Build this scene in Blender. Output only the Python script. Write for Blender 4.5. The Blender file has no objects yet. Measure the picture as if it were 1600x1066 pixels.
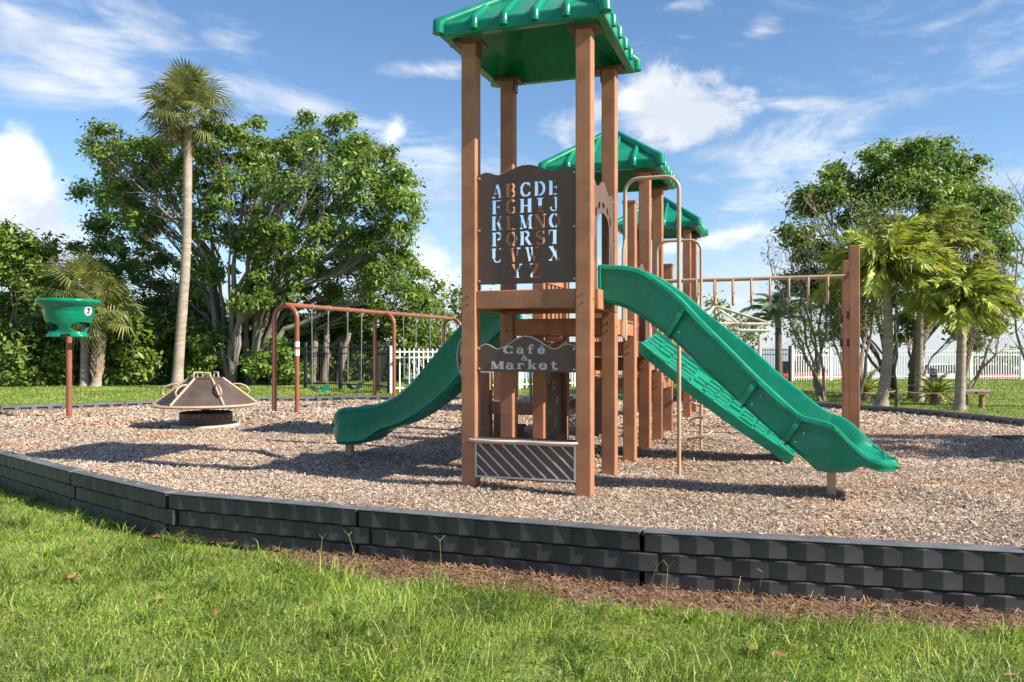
import bpy, math, random
import numpy as np
from mathutils import Vector, Matrix, Quaternion
from mathutils import geometry as mgeo

random.seed(7)
RNG = np.random.default_rng(11)
SC = bpy.context.scene
COL = SC.collection
R = math.radians

# ------------------------------------------------------------------ camera
EYE = 1.46
cam_d = bpy.data.cameras.new('camera')
cam_d.sensor_width = 36.0
cam_d.lens = 28.125
cam_d.shift_y = 12.0 / 1600.0
cam_d.clip_start = 0.05
cam_d.clip_end = 9000.0
cam = bpy.data.objects.new('camera', cam_d)
cam.location = (0, 0, EYE)
cam.rotation_euler = (R(90), 0, 0)
COL.objects.link(cam)
SC.camera = cam

# ------------------------------------------------------------------ sun
SUN_EL = R(36.5)
sh = Vector((0.925, -0.38, 0)).normalized()
SUN_VEC = Vector((sh.x * math.cos(SUN_EL), sh.y * math.cos(SUN_EL), math.sin(SUN_EL)))
sun_d = bpy.data.lights.new('sun', 'SUN')
sun_d.energy = 4.9
sun_d.angle = R(0.53)
sun_d.color = (1.0, 0.90, 0.74)
sun = bpy.data.objects.new('sun', sun_d)
sun.location = (20, -10, 20)
sun.rotation_euler = SUN_VEC.to_track_quat('Z', 'Y').to_euler()
COL.objects.link(sun)

# ------------------------------------------------------------------ view
SC.view_settings.view_transform = 'Standard'
SC.view_settings.look = 'None'
SC.view_settings.exposure = 1.03
SC.view_settings.gamma = 1.0
SC.view_settings.use_curve_mapping = False
SC.render.resolution_x = 1024
SC.render.resolution_y = 682
SC.cycles.max_bounces = 6
SC.cycles.transparent_max_bounces = 6
SC.cycles.use_denoising = True

# ------------------------------------------------------------------ world: daylight sky with clouds
def build_world():
    w = bpy.data.worlds.new('World')
    SC.world = w
    w.use_nodes = True
    nt = w.node_tree
    N, L = nt.nodes, nt.links
    N.clear()
    out = N.new('ShaderNodeOutputWorld')
    bg = N.new('ShaderNodeBackground')
    L.new(bg.outputs[0], out.inputs[0])
    sky = N.new('ShaderNodeTexSky')
    sky.sky_type = 'NISHITA'
    sky.sun_disc = False
    sky.sun_elevation = SUN_EL
    sky.sun_rotation = math.atan2(sh.x, sh.y)
    sky.altitude = 0
    sky.air_density = 1.0
    sky.dust_density = 0.05
    sky.ozone_density = 3.6
    bg.inputs['Strength'].default_value = 0.086
    tc = N.new('ShaderNodeTexCoord')
    sep = N.new('ShaderNodeSeparateXYZ')
    L.new(tc.outputs['Generated'], sep.inputs[0])

    def math_(op, a, b=None, c=None, clamp=False):
        n = N.new('ShaderNodeMath')
        n.operation = op
        n.use_clamp = clamp
        for i, v in enumerate((a, b, c)):
            if v is None:
                continue
            if isinstance(v, (int, float)):
                n.inputs[i].default_value = v
            else:
                L.new(v, n.inputs[i])
        return n.outputs[0]
    az = math_('ARCTAN2', sep.outputs[0], sep.outputs[1])
    el = math_('ARCSINE', sep.outputs[2])
    comb = N.new('ShaderNodeCombineXYZ')
    L.new(az, comb.inputs[0])
    L.new(el, comb.inputs[1])

    def noise(scale, detail, rough, sc, dist=0.0, off=(0, 0, 0), rot=(0, 0, 0)):
        m = N.new('ShaderNodeMapping')
        L.new(tc.outputs['Generated'], m.inputs[0])
        m.inputs['Scale'].default_value = sc
        m.inputs['Location'].default_value = off
        m.inputs['Rotation'].default_value = rot
        n = N.new('ShaderNodeTexNoise')
        n.inputs['Scale'].default_value = scale
        n.inputs['Detail'].default_value = detail
        n.inputs['Roughness'].default_value = rough
        n.inputs['Distortion'].default_value = dist
        L.new(m.outputs[0], n.inputs['Vector'])
        return n.outputs['Fac']
    n_big = noise(8.5, 11, 0.62, (1, 1, 1.45), 0.25)
    n_cir = noise(5.0, 8, 0.62, (1, 1, 3.4), 0.6, (3, 1, 2), (0, R(9), 0))
    n_gen = noise(1.7, 5, 0.5, (1, 1, 2.2), 0.3, (5.3, 2.2, 0.4))

    def blob(px, py, rx, ry, wgt, rot, warp):
        a0 = math.atan((px - 800) / 1250)
        e0 = math.atan((545 - py) / 1250 * math.cos(a0))
        m = N.new('ShaderNodeMapping')
        m.vector_type = 'TEXTURE'
        m.inputs['Location'].default_value = (a0, e0, 0)
        m.inputs['Rotation'].default_value = (0, 0, R(rot))
        m.inputs['Scale'].default_value = (rx / 1250 * math.cos(a0) ** 2, ry / 1250 * math.cos(a0), 1)
        L.new(comb.outputs[0], m.inputs[0])
        v = N.new('ShaderNodeVectorMath')
        v.operation = 'LENGTH'
        L.new(m.outputs[0], v.inputs[0])
        return math_('MULTIPLY_ADD', v.outputs['Value'], -wgt, wgt)

    cum = [(25, 265, 80, 100, 1.5, 0), (60, 345, 130, 90, 1.5, 0), (130, 395, 60, 40, .8, 0), (20, 400, 120, 60, .9, 0),
           (1050, 175, 165, 78, 1.6, -8), (930, 185, 120, 65, .9, 0), (1120, 200, 90, 48, .8, 12), (1020, 120, 60, 40, .35, 0),
           (614, 204, 36, 34, .75, 0), (672, 405, 48, 50, .95, 0), (690, 440, 70, 40, .8, 0), (1115, 372, 150, 22, .7, 9),
           (1140, 500, 60, 30, .7, 0)]
    cir = [(150, 95, 270, 70, .80, -14), (60, 130, 160, 50, .65, -10), (480, 165, 300, 38, .75, -12), (250, 60, 120, 45, .8, -20), (355, 70, 70, 60, .5, -40),
           (672, 108, 100, 16, .8, 4), (690, 290, 160, 90, .55, 0), (1185, 50, 85, 32, .7, 20), (1260, 162, 170, 18, .75, -4),
           (1150, 275, 190, 20, .7, 4), (1440, 205, 100, 36, .45, 0), (1345, 60, 120, 15, .45, 22), (20, 18, 70, 18, .8, -12),
           (1060, 8, 80, 16, .7, 0), (1270, 240, 190, 40, .3, 0)]
    acc = None
    for b in cum:
        o = blob(*b, 0)
        acc = o if acc is None else math_('MAXIMUM', acc, o)
    nb = math_('MULTIPLY_ADD', n_big, 3.7, -1.93)
    cs = math_('ADD', acc, nb)
    mr = N.new('ShaderNodeMapRange')
    mr.interpolation_type = 'SMOOTHSTEP'
    mr.inputs['From Min'].default_value = 0.10
    mr.inputs['From Max'].default_value = 0.95
    mr.inputs['To Max'].default_value = 0.97
    L.new(cs, mr.inputs['Value'])
    # outside the frame the same kind of cloud field goes on everywhere
    acc2 = None
    for b in cir:
        o = blob(*b, 0)
        acc2 = o if acc2 is None else math_('MAXIMUM', acc2, o)
    gen = math_('MULTIPLY_ADD', n_gen, 2.7, -1.30)
    acc2 = math_('MAXIMUM', acc2, gen)
    nc = math_('MULTIPLY_ADD', n_cir, 3.0, -1.48)
    cs2 = math_('ADD', acc2, nc)
    mr2 = N.new('ShaderNodeMapRange')
    mr2.interpolation_type = 'SMOOTHSTEP'
    mr2.inputs['From Min'].default_value = 0.0
    mr2.inputs['From Max'].default_value = 1.0
    mr2.inputs['To Max'].default_value = 0.74
    L.new(cs2, mr2.inputs['Value'])
    fac = math_('MAXIMUM', mr.outputs[0], mr2.outputs[0])
    # cloud tone: bright crowns, greyer thick parts
    tone = N.new('ShaderNodeMapRange')
    tone.inputs['From Min'].default_value = 0.40
    tone.inputs['From Max'].default_value = 0.60
    n_t = noise(9.0, 6, 0.55, (1, 1, 1.3), 0.2, (1, 4, 0.06))
    L.new(n_t, tone.inputs['Value'])
    cc = N.new('ShaderNodeMix')
    cc.data_type = 'RGBA'
    cc.inputs[6].default_value = (4.5, 4.85, 5.45, 1)
    cc.inputs[7].default_value = (6.9, 6.9, 6.95, 1)
    L.new(tone.outputs[0], cc.inputs[0])
    # sky colour, a little deeper in the blue as in the photograph
    hs = N.new('ShaderNodeHueSaturation')
    hs.inputs['Saturation'].default_value = 1.06
    hs.inputs['Value'].default_value = 1.0
    L.new(sky.outputs[0], hs.inputs['Color'])
    mx = N.new('ShaderNodeMix')
    mx.data_type = 'RGBA'
    L.new(fac, mx.inputs[0])
    # pale marine haze low over the horizon, all the way round
    hz = N.new('ShaderNodeMapRange')
    hz.interpolation_type = 'SMOOTHSTEP'
    hz.inputs['From Min'].default_value = -0.02
    hz.inputs['From Max'].default_value = 0.17
    hz.inputs['To Min'].default_value = 0.82
    hz.inputs['To Max'].default_value = 0.0
    L.new(el, hz.inputs['Value'])
    mh = N.new('ShaderNodeMix')
    mh.data_type = 'RGBA'
    mh.inputs[7].default_value = (3.5, 4.1, 4.8, 1)
    L.new(hz.outputs[0], mh.inputs[0])
    L.new(hs.outputs[0], mh.inputs[6])
    L.new(mh.outputs[2], mx.inputs[6])
    L.new(cc.outputs[2], mx.inputs[7])
    L.new(mx.outputs[2], bg.inputs['Color'])
    w.cycles.sampling_method = 'MANUAL'
    w.cycles.sample_map_resolution = 512
build_world()

# ------------------------------------------------------------------ materials
MATS = {}

def mat(name, base, rough=0.6, var=0.0, vscale=6.0, col2=None, bump=0.0, bscale=60.0, metal=0.0, spec=0.5,
        island=None, speckle=None, coat=0.0, translucent=0.0, stretch=None):
    m = bpy.data.materials.new(name)
    m.use_nodes = True
    nt = m.node_tree
    N, L = nt.nodes, nt.links
    p = N['Principled BSDF']
    p.inputs['Roughness'].default_value = rough
    p.inputs['Metallic'].default_value = metal
    p.inputs['Specular IOR Level'].default_value = spec
    p.inputs['Coat Weight'].default_value = coat
    tc = N.new('ShaderNodeTexCoord')
    src = tc.outputs['Object']
    if stretch:
        mp = N.new('ShaderNodeMapping')
        mp.inputs['Scale'].default_value = stretch
        L.new(src, mp.inputs[0])
        src = mp.outputs[0]
    c = N.new('ShaderNodeRGB')
    c.outputs[0].default_value = (*base, 1)
    col = c.outputs[0]

    def mixin(fac, colB):
        nonlocal col
        x = N.new('ShaderNodeMix')
        x.data_type = 'RGBA'
        L.new(fac, x.inputs[0])
        L.new(col, x.inputs[6])
        if isinstance(colB, tuple):
            x.inputs[7].default_value = (*colB, 1)
        else:
            L.new(colB, x.inputs[7])
        col = x.outputs[2]
    if col2 is not None:
        n = N.new('ShaderNodeTexNoise')
        n.inputs['Scale'].default_value = vscale
        n.inputs['Detail'].default_value = 6
        L.new(src, n.inputs['Vector'])
        rm = N.new('ShaderNodeMapRange')
        rm.inputs['From Min'].default_value = 0.38
        rm.inputs['From Max'].default_value = 0.66
        L.new(n.outputs['Fac'], rm.inputs['Value'])
        mixin(rm.outputs[0], col2)
    if island:
        g = N.new('ShaderNodeNewGeometry')
        rp = N.new('ShaderNodeValToRGB')
        rp.color_ramp.elements.remove(rp.color_ramp.elements[0])
        for i, (pos, cc) in enumerate(island[1]):
            e = rp.color_ramp.elements[0] if i == 0 else rp.color_ramp.elements.new(pos)
            e.position = pos
            e.color = (*cc, 1)
        L.new(g.outputs['Random Per Island'], rp.inputs[0])
        x = N.new('ShaderNodeMix')
        x.data_type = 'RGBA'
        x.inputs[0].default_value = island[0]
        L.new(col, x.inputs[6])
        L.new(rp.outputs[0], x.inputs[7])
        col = x.outputs[2]
    if speckle:
        n = N.new('ShaderNodeTexNoise')
        n.inputs['Scale'].default_value = speckle[0]
        n.inputs['Detail'].default_value = 3
        L.new(src, n.inputs['Vector'])
        rm = N.new('ShaderNodeMapRange')
        rm.inputs['From Min'].default_value = 0.52
        rm.inputs['From Max'].default_value = 0.68
        L.new(n.outputs['Fac'], rm.inputs['Value'])
        mixin(rm.outputs[0], speckle[1])
    if var:
        n = N.new('ShaderNodeTexNoise')
        n.inputs['Scale'].default_value = vscale * 0.35
        n.inputs['Detail'].default_value = 4
        L.new(src, n.inputs['Vector'])
        rm = N.new('ShaderNodeMapRange')
        rm.inputs['From Min'].default_value = 0.3
        rm.inputs['From Max'].default_value = 0.7
        rm.inputs['To Min'].default_value = 1 - var
        rm.inputs['To Max'].default_value = 1 + var
        L.new(n.outputs['Fac'], rm.inputs['Value'])
        v = N.new('ShaderNodeVectorMath')
        v.operation = 'SCALE'
        L.new(col, v.inputs[0])
        L.new(rm.outputs[0], v.inputs['Scale'])
        col = v.outputs[0]
        # roughness breaks up with the same wear
        rr = N.new('ShaderNodeMapRange')
        rr.inputs['From Min'].default_value = 0.3
        rr.inputs['From Max'].default_value = 0.7
        rr.inputs['To Min'].default_value = max(0.05, rough - 0.09)
        rr.inputs['To Max'].default_value = min(1, rough + 0.09)
        L.new(n.outputs['Fac'], rr.inputs['Value'])
        L.new(rr.outputs[0], p.inputs['Roughness'])
    L.new(col, p.inputs['Base Color'])
    if bump:
        n = N.new('ShaderNodeTexNoise')
        n.inputs['Scale'].default_value = bscale
        n.inputs['Detail'].default_value = 4
        L.new(src, n.inputs['Vector'])
        b = N.new('ShaderNodeBump')
        b.inputs['Strength'].default_value = bump
        b.inputs['Distance'].default_value = 0.02
        L.new(n.outputs['Fac'], b.inputs['Height'])
        L.new(b.outputs[0], p.inputs['Normal'])
    if translucent:
        t = N.new('ShaderNodeBsdfTranslucent')
        hs = N.new('ShaderNodeHueSaturation')
        hs.inputs['Hue'].default_value = 0.485
        hs.inputs['Value'].default_value = 1.35
        L.new(col, hs.inputs['Color'])
        L.new(hs.outputs[0], t.inputs['Color'])
        ms = N.new('ShaderNodeMixShader')
        ms.inputs[0].default_value = translucent
        L.new(p.outputs[0], ms.inputs[1])
        L.new(t.outputs[0], ms.inputs[2])
        L.new(ms.outputs[0], N['Material Output'].inputs['Surface'])
    MATS[name] = m
    return m

mat('post_plastic', (.375, .158, .078), .62, .22, 7, (.30, .125, .062), .25, 300, speckle=(150, (.46, .235, .135)))
mat('green_plastic', (.001, .205, .118), .27, .14, 5, (.001, .180, .105), .04, 30, coat=.10, spec=.42, speckle=(11, (.006, .225, .135)))
mat('dark_green_plastic', (.004, .135, .085), .33, .07, 3, (.003, .12, .075), .03, 35, coat=.15)
mat('brown_panel', (.112, .064, .049), .60, .12, 5, (.122, .072, .055), .06, 300)
mat('brown_metal', (.13, .055, .038), .45, .1, 8, (.11, .05, .036))
mat('deck_plate', (.17, .085, .055), .6, .12, 8, (.14, .07, .045))
mat('tan_pipe', (.47, .335, .235), .36, .07, 9, (.42, .30, .21))
mat('cream_edge', (.56, .50, .43), .5, .08, 9)
mat('letter_grey', (.52, .52, .51), .5, .08, 20, (.44, .44, .44))
mat('steel', (.55, .55, .55), .35, .1, 20, metal=.9)
mat('rust_pipe', (.265, .088, .052), .40, .1, 6, (.235, .08, .05))
mat('wall_plastic', (.036, .036, .038), .50, .3, 4, (.056, .055, .055), .10, 220, spec=.45)
mat('sunlit_lip_plastic', (.095, .10, .11), .5, .2, 6, (.14, .145, .155), .1, 120)  # wall plastic faded on top, sun catch painted into the lighter colour
mat('spinner_brown', (.070, .048, .042), .62, .2, 5, (.095, .068, .06), .1, 80)
mat('timber_plastic', (.115, .118, .128), .50, .15, 6, (.15, .152, .16), .1, 120)
mat('concrete', (.42, .41, .38), .85, .12, 6, (.35, .33, .30), .2, 90)
mat('white_paint', (.78, .78, .76), .45, .05, 4)
mat('black_metal', (.022, .023, .024), .5, .1, 6)
mat('rubber', (.02, .02, .022), .8, .1, 9)
mat('fig_bark', (.235, .205, .175), .9, .35, 3.0, (.125, .108, .092), .5, 14, stretch=(1, 1, .3))
mat('dark_bark', (.15, .115, .085), .9, .3, 3.0, (.10, .08, .06), .5, 14, stretch=(1, 1, .3))
mat('palm_bark', (.36, .30, .245), .9, .2, 4.0, (.26, .215, .18), .5, 9, stretch=(1, 1, 5))
mat('boot_bark', (.24, .17, .12), .9, .3, 5.0, (.36, .28, .21), .3, 20)
mat('wood', (.30, .19, .11), .75, .2, 6, (.24, .15, .09), .2, 40, stretch=(1, 6, 6))
mat('grey_wood', (.36, .33, .29), .8, .2, 6, (.28, .25, .22), .2, 40)
mat('red_paint', (.50, .045, .045), .3, .05, 4, coat=.4)
mat('glass_dark', (.02, .025, .03), .08, spec=.8)
mat('tail_red', (.4, .02, .02), .3)
mat('sign_brown', (.16, .05, .04), .5)
mat('black_print', (.015, .015, .015), .5)
mat('white_print', (.8, .8, .8), .5)

LEAF = [(0, (.055, .125, .028)), (.3, (.105, .205, .036)), (.65, (.175, .285, .046)), (.9, (.26, .35, .06)), (1, (.34, .36, .10))]
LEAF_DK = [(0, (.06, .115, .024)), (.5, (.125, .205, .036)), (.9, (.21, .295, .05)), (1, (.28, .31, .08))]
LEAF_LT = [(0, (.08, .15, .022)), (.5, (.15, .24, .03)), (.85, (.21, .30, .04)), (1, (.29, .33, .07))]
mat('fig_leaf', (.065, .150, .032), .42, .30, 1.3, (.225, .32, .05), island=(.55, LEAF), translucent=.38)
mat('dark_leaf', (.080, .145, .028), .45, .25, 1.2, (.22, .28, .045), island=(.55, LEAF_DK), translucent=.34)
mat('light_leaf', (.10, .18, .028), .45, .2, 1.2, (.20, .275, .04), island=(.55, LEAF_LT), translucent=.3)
mat('sabal_leaf', (.12, .175, .045), .45, .2, 1.5, (.24, .265, .075), island=(.5, [(0, (.08, .12, .035)), (.5, (.20, .23, .06)), (.85, (.33, .32, .10)), (1, (.38, .30, .13))]), translucent=.3)
mat('dry_leaf', (.26, .175, .09), .8, .2, 2, (.33, .24, .14), translucent=.2)
mat('feather_leaf', (.33, .44, .075), .6, .25, 1.5, (.50, .54, .11), island=(.6, [(0, (.15, .25, .05)), (.35, (.33, .44, .07)), (.75, (.54, .58, .12)), (1, (.66, .60, .24))]), translucent=.42)
mat('olive_leaf', (.30, .38, .09), .55, .25, 1.5, (.44, .46, .14), translucent=.4)
mat('blue_leaf', (.20, .33, .17), .45, .2, 1.5, (.17, .26, .13), translucent=.3)
mat('twig', (.30, .25, .20), .9, .2, 5, (.22, .18, .145))
mat('cycad_leaf', (.24, .30, .03), .4, .2, 2, (.36, .34, .05), translucent=.3)

def per_object(name, amt):
    """each moulded piece a slightly different tone (batch and weathering)"""
    m = MATS[name]
    N, L = m.node_tree.nodes, m.node_tree.links
    p = N['Principled BSDF']
    src = p.inputs['Base Color'].links[0].from_socket
    oi = N.new('ShaderNodeObjectInfo')
    mr = N.new('ShaderNodeMapRange')
    mr.inputs['To Min'].default_value = 1 - amt
    mr.inputs['To Max'].default_value = 1 + amt
    L.new(oi.outputs['Random'], mr.inputs['Value'])
    v = N.new('ShaderNodeVectorMath')
    v.operation = 'SCALE'
    L.new(src, v.inputs[0])
    L.new(mr.outputs[0], v.inputs['Scale'])
    L.new(v.outputs[0], p.inputs['Base Color'])
per_object('wall_plastic', .28)
per_object('post_plastic', .10)
per_object('timber_plastic', .15)

# ------------------------------------------------------------------ helpers
def tag(o, label=None, cat=None, group=None, kind=None):
    if label:
        o['label'] = label
    if cat:
        o['category'] = cat
    if group:
        o['group'] = group
    if kind:
        o['kind'] = kind
    return o

def empty(name, loc=(0, 0, 0), rz=0.0, parent=None):
    o = bpy.data.objects.new(name, None)
    o.empty_display_size = 0.2
    o.location = loc
    o.rotation_euler = (0, 0, rz)
    COL.objects.link(o)
    o.parent = parent
    return o

def link(name, me, parent=None, loc=(0, 0, 0), rot=(0, 0, 0), scale=(1, 1, 1)):
    o = bpy.data.objects.new(name, me)
    COL.objects.link(o)
    o.parent = parent
    o.location = loc
    o.rotation_euler = rot
    o.scale = scale
    return o

def np_mesh(name, V, F, m, smooth=False):
    V = np.asarray(V, np.float32)
    F = np.asarray(F, np.int32)
    me = bpy.data.meshes.new(name)
    me.vertices.add(len(V))
    me.vertices.foreach_set('co', V.ravel())
    k = F.shape[1]
    me.loops.add(F.size)
    me.loops.foreach_set('vertex_index', F.ravel())
    me.polygons.add(len(F))
    me.polygons.foreach_set('loop_start', np.arange(0, F.size, k, dtype=np.int32))
    try:
        me.polygons.foreach_set('loop_total', np.full(len(F), k, np.int32))
    except Exception:
        pass
    if smooth:
        me.polygons.foreach_set('use_smooth', np.ones(len(F), bool))
    me.update(calc_edges=True)
    me.validate()
    me.materials.append(MATS[m])
    return me

class MB:
    def __init__(s):
        s.v, s.f = [], []

    def add(s, vs, fs):
        b = len(s.v)
        s.v += [tuple(p) for p in vs]
        s.f += [tuple(b + i for i in f) for f in fs]
        return s

    def box(s, x0, x1, y0, y1, z0, z1, M=None):
        vs = [Vector(p) for p in ((x0, y0, z0), (x1, y0, z0), (x1, y1, z0), (x0, y1, z0), (x0, y0, z1), (x1, y0, z1), (x1, y1, z1), (x0, y1, z1))]
        if M is not None:
            vs = [M @ p for p in vs]
        return s.add(vs, [(0, 3, 2, 1), (4, 5, 6, 7), (0, 1, 5, 4), (1, 2, 6, 5), (2, 3, 7, 6), (3, 0, 4, 7)])

    def tube(s, pts, r, n=10, caps=True):
        pts = [Vector(p) for p in pts]
        rs = r if isinstance(r, (list, tuple)) else [r] * len(pts)
        up = None
        rings = []
        for i, p in enumerate(pts):
            d = (pts[min(i + 1, len(pts) - 1)] - pts[max(i - 1, 0)]).normalized()
            if up is None:
                up = d.orthogonal().normalized()
            else:
                up = (up - d * up.dot(d))
                up = up.normalized() if up.length > 1e-6 else d.orthogonal().normalized()
            sd = d.cross(up)
            rings.append([p + (up * math.cos(2 * math.pi * k / n) + sd * math.sin(2 * math.pi * k / n)) * rs[i] for k in range(n)])
        vs = [q for ring in rings for q in ring]
        fs = []
        for i in range(len(rings) - 1):
            for k in range(n):
                k2 = (k + 1) % n
                fs.append((i * n + k, i * n + k2, (i + 1) * n + k2, (i + 1) * n + k))
        if caps:
            fs.append(tuple(range(n - 1, -1, -1)))
            fs.append(tuple((len(rings) - 1) * n + k for k in range(n)))
        return s.add(vs, fs)

    def loft(s, secs, caps=True):
        n = len(secs[0])
        vs = [q for c in secs for q in c]
        fs = []
        for i in range(len(secs) - 1):
            for k in range(n):
                k2 = (k + 1) % n
                fs.append((i * n + k, i * n + k2, (i + 1) * n + k2, (i + 1) * n + k))
        if caps:
            fs.append(tuple(range(n - 1, -1, -1)))
            fs.append(tuple((len(secs) - 1) * n + k for k in range(n)))
        return s.add(vs, fs)

    def lathe(s, prof, n=32, c=(0, 0, 0), close=False):
        vs = []
        for r, z in prof:
            for k in range(n):
                a = 2 * math.pi * k / n
                vs.append((c[0] + r * math.cos(a), c[1] + r * math.sin(a), c[2] + z))
        fs = []
        m = len(prof)
        for i in range(m if close else m - 1):
            j = (i + 1) % m
            for k in range(n):
                k2 = (k + 1) % n
                fs.append((i * n + k, i * n + k2, j * n + k2, j * n + k))
        return s.add(vs, fs)

    def prism(s, poly, axis, a0, a1):
        """poly of 2-d points; axis 0/1/2 the extrusion axis"""
        def P(q, a):
            return {0: (a, q[0], q[1]), 1: (q[0], a, q[1]), 2: (q[0], q[1], a)}[axis]
        n = len(poly)
        vs = [P(q, a0) for q in poly] + [P(q, a1) for q in poly]
        fs = [tuple(range(n - 1, -1, -1)), tuple(range(n, 2 * n))] + [(i, (i + 1) % n, n + (i + 1) % n, n + i) for i in range(n)]
        return s.add(vs, fs)

    def mesh(s, name, m, smooth=None):
        me = bpy.data.meshes.new(name)
        me.from_pydata([tuple(p) for p in s.v], [], s.f)
        me.update()
        import bmesh
        bm = bmesh.new()
        bm.from_mesh(me)
        bmesh.ops.recalc_face_normals(bm, faces=bm.faces)
        bm.to_mesh(me)
        bm.free()
        if smooth is not None:
            me.polygons.foreach_set('use_smooth', np.ones(len(me.polygons), bool))
            me.set_sharp_from_angle(angle=R(smooth))
        me.materials.append(MATS[m])
        return me

    def build(s, name, m, parent=None, smooth=None, bevel=0.0, seg=2, **kw):
        o = link(name, s.mesh(name, m, smooth), parent, **kw)
        if bevel:
            md = o.modifiers.new('bevel', 'BEVEL')
            md.width = bevel
            md.segments = seg
            md.limit_method = 'ANGLE'
            md.angle_limit = R(40)
        return o

def G(px, py, z=0.0):
    """ground point seen at a photograph pixel, for laying out the plan"""
    Y = (EYE - z) * 1250 / (py - 545)
    return ((px - 800) / 1250 * Y, Y)

def at(px, py, Y):
    return Vector(((px - 800) / 1250 * Y, Y, EYE - (py - 545) / 1250 * Y))

def arc_pts(c, r, a0, a1, n, ax=(1, 0, 0), az=(0, 0, 1)):
    ax, az, c = Vector(ax), Vector(az), Vector(c)
    return [c + ax * (r * math.cos(R(a0 + (a1 - a0) * i / n))) + az * (r * math.sin(R(a0 + (a1 - a0) * i / n))) for i in range(n + 1)]

def interp(tab, x):
    t = sorted(tab)
    return float(np.interp(x, [a for a, _ in t], [b for _, b in t]))

def smooth_interp(tab, x):
    """catmull-rom through a table of (x, value)"""
    t = sorted(tab)
    if x <= t[0][0]:
        return t[0][1]
    if x >= t[-1][0]:
        return t[-1][1]
    i = 0
    while x > t[i + 1][0]:
        i += 1
    x0, y0 = t[i]
    x1, y1 = t[i + 1]
    def slope(j):
        a, b = t[max(j - 1, 0)], t[min(j + 1, len(t) - 1)]
        return (b[1] - a[1]) / max(b[0] - a[0], 1e-6)
    h = x1 - x0
    u = (x - x0) / h
    m0, m1 = slope(i) * h, slope(i + 1) * h
    return (2*u**3 - 3*u*u + 1) * y0 + (u**3 - 2*u*u + u) * m0 + (-2*u**3 + 3*u*u) * y1 + (u**3 - u*u) * m1
# ================================================================== ground plan
FRONT = [(8.9, 6.6), (6.05, 5.35), (3.54, 5.53), (1.007, 6.14), (-1.316, 7.0), (-3.29, 7.77), (-4.96, 9.12), (-6.93, 10.83), (-8.9, 12.7)]
BACK = [(-8.9, 12.7), (-11.0, 15.2), (-11.75, 18.2), (-10.0, 19.2), (-8.6, 20.3), (-6.87, 21.4), (-4.9, 21.9), (-2.6, 22.2), (.2, 22.5), (2.8, 22.5), (5.4, 21.6),
        (7.3, 19.7), (8.75, 17.5), (9.55, 14.9), (9.9, 12.2), (9.7, 9.2), (8.9, 6.6)]
POLY = FRONT + BACK[1:-1]
POLY_NP = np.array(POLY)

def inside(P, poly=POLY_NP):
    x, y = P[:, 0], P[:, 1]
    r = np.zeros(len(P), bool)
    n = len(poly)
    for i in range(n):
        x0, y0 = poly[i]
        x1, y1 = poly[(i + 1) % n]
        c = ((y0 > y) != (y1 > y)) & (x < (x1 - x0) * (y - y0) / (y1 - y0 + 1e-12) + x0)
        r ^= c
    return r

def dist_poly(P, pts):
    d = np.full(len(P), 1e9)
    pts = np.array(pts)
    for a, b in zip(pts[:-1], pts[1:]):
        ab = b - a
        t = np.clip(((P - a) @ ab) / (ab @ ab), 0, 1)
        d = np.minimum(d, np.linalg.norm(P - (a + t[:, None] * ab), axis=1))
    return d

def sstep(a, b, x):
    t = np.clip((x - a) / (b - a), 0, 1)
    return t * t * (3 - 2 * t)

def wob(x, y, s=1.0):
    return (np.sin(x * 1.7 * s + 1.3) * np.cos(y * 1.3 * s + .4) + .6 * np.sin(x * 3.9 * s + y * 2.3 * s) + .4 * np.cos(x * 6.1 * s - y * 5.3 * s + 2)) / 2.0

def lawn_z(x, y):
    z = -.385 + .345 * sstep(11.0, 16.5, y)
    z = z + .018 * wob(x, y, .6) * (1 - .7 * sstep(12, 15, y))
    z = z - .8 * sstep(39.5, 43.5, y) - 1.6 * sstep(56, 66, y) - 6 * sstep(70, 90, y)
    return z

HOLLOWS = [(3.75, 7.45, .55, .075), (-2.75, 10.85, .5, .07), (1.95, 9.35, .35, .05), (3.9, 10.1, .45, .05), (2.8, 11.8, .4, .05), (.15, 7.6, .6, .03), (-4.7, 19.5, .5, .08), (-4.2, 20.9, .5, .08), (-6.2, 15.3, 1.2, .06), (-1.4, 9.2, .8, .03), (5.2, 8.6, .8, .03)]
def mulch_z(x, y):
    z = .012 + .020 * wob(x, y, .8) + .012 * wob(x + 5, y - 2, 2.3)
    # kicked-out hollows below slides, pole, ramp and swings, and heaps beside them
    for hx, hy, r, d in HOLLOWS:
        q = ((x - hx) ** 2 + (y - hy) ** 2) / (r * r)
        z = z - d * np.exp(-q) + .45 * d * np.exp(-(np.sqrt(q) - 1.55) ** 2 * 5)
    return z

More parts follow.
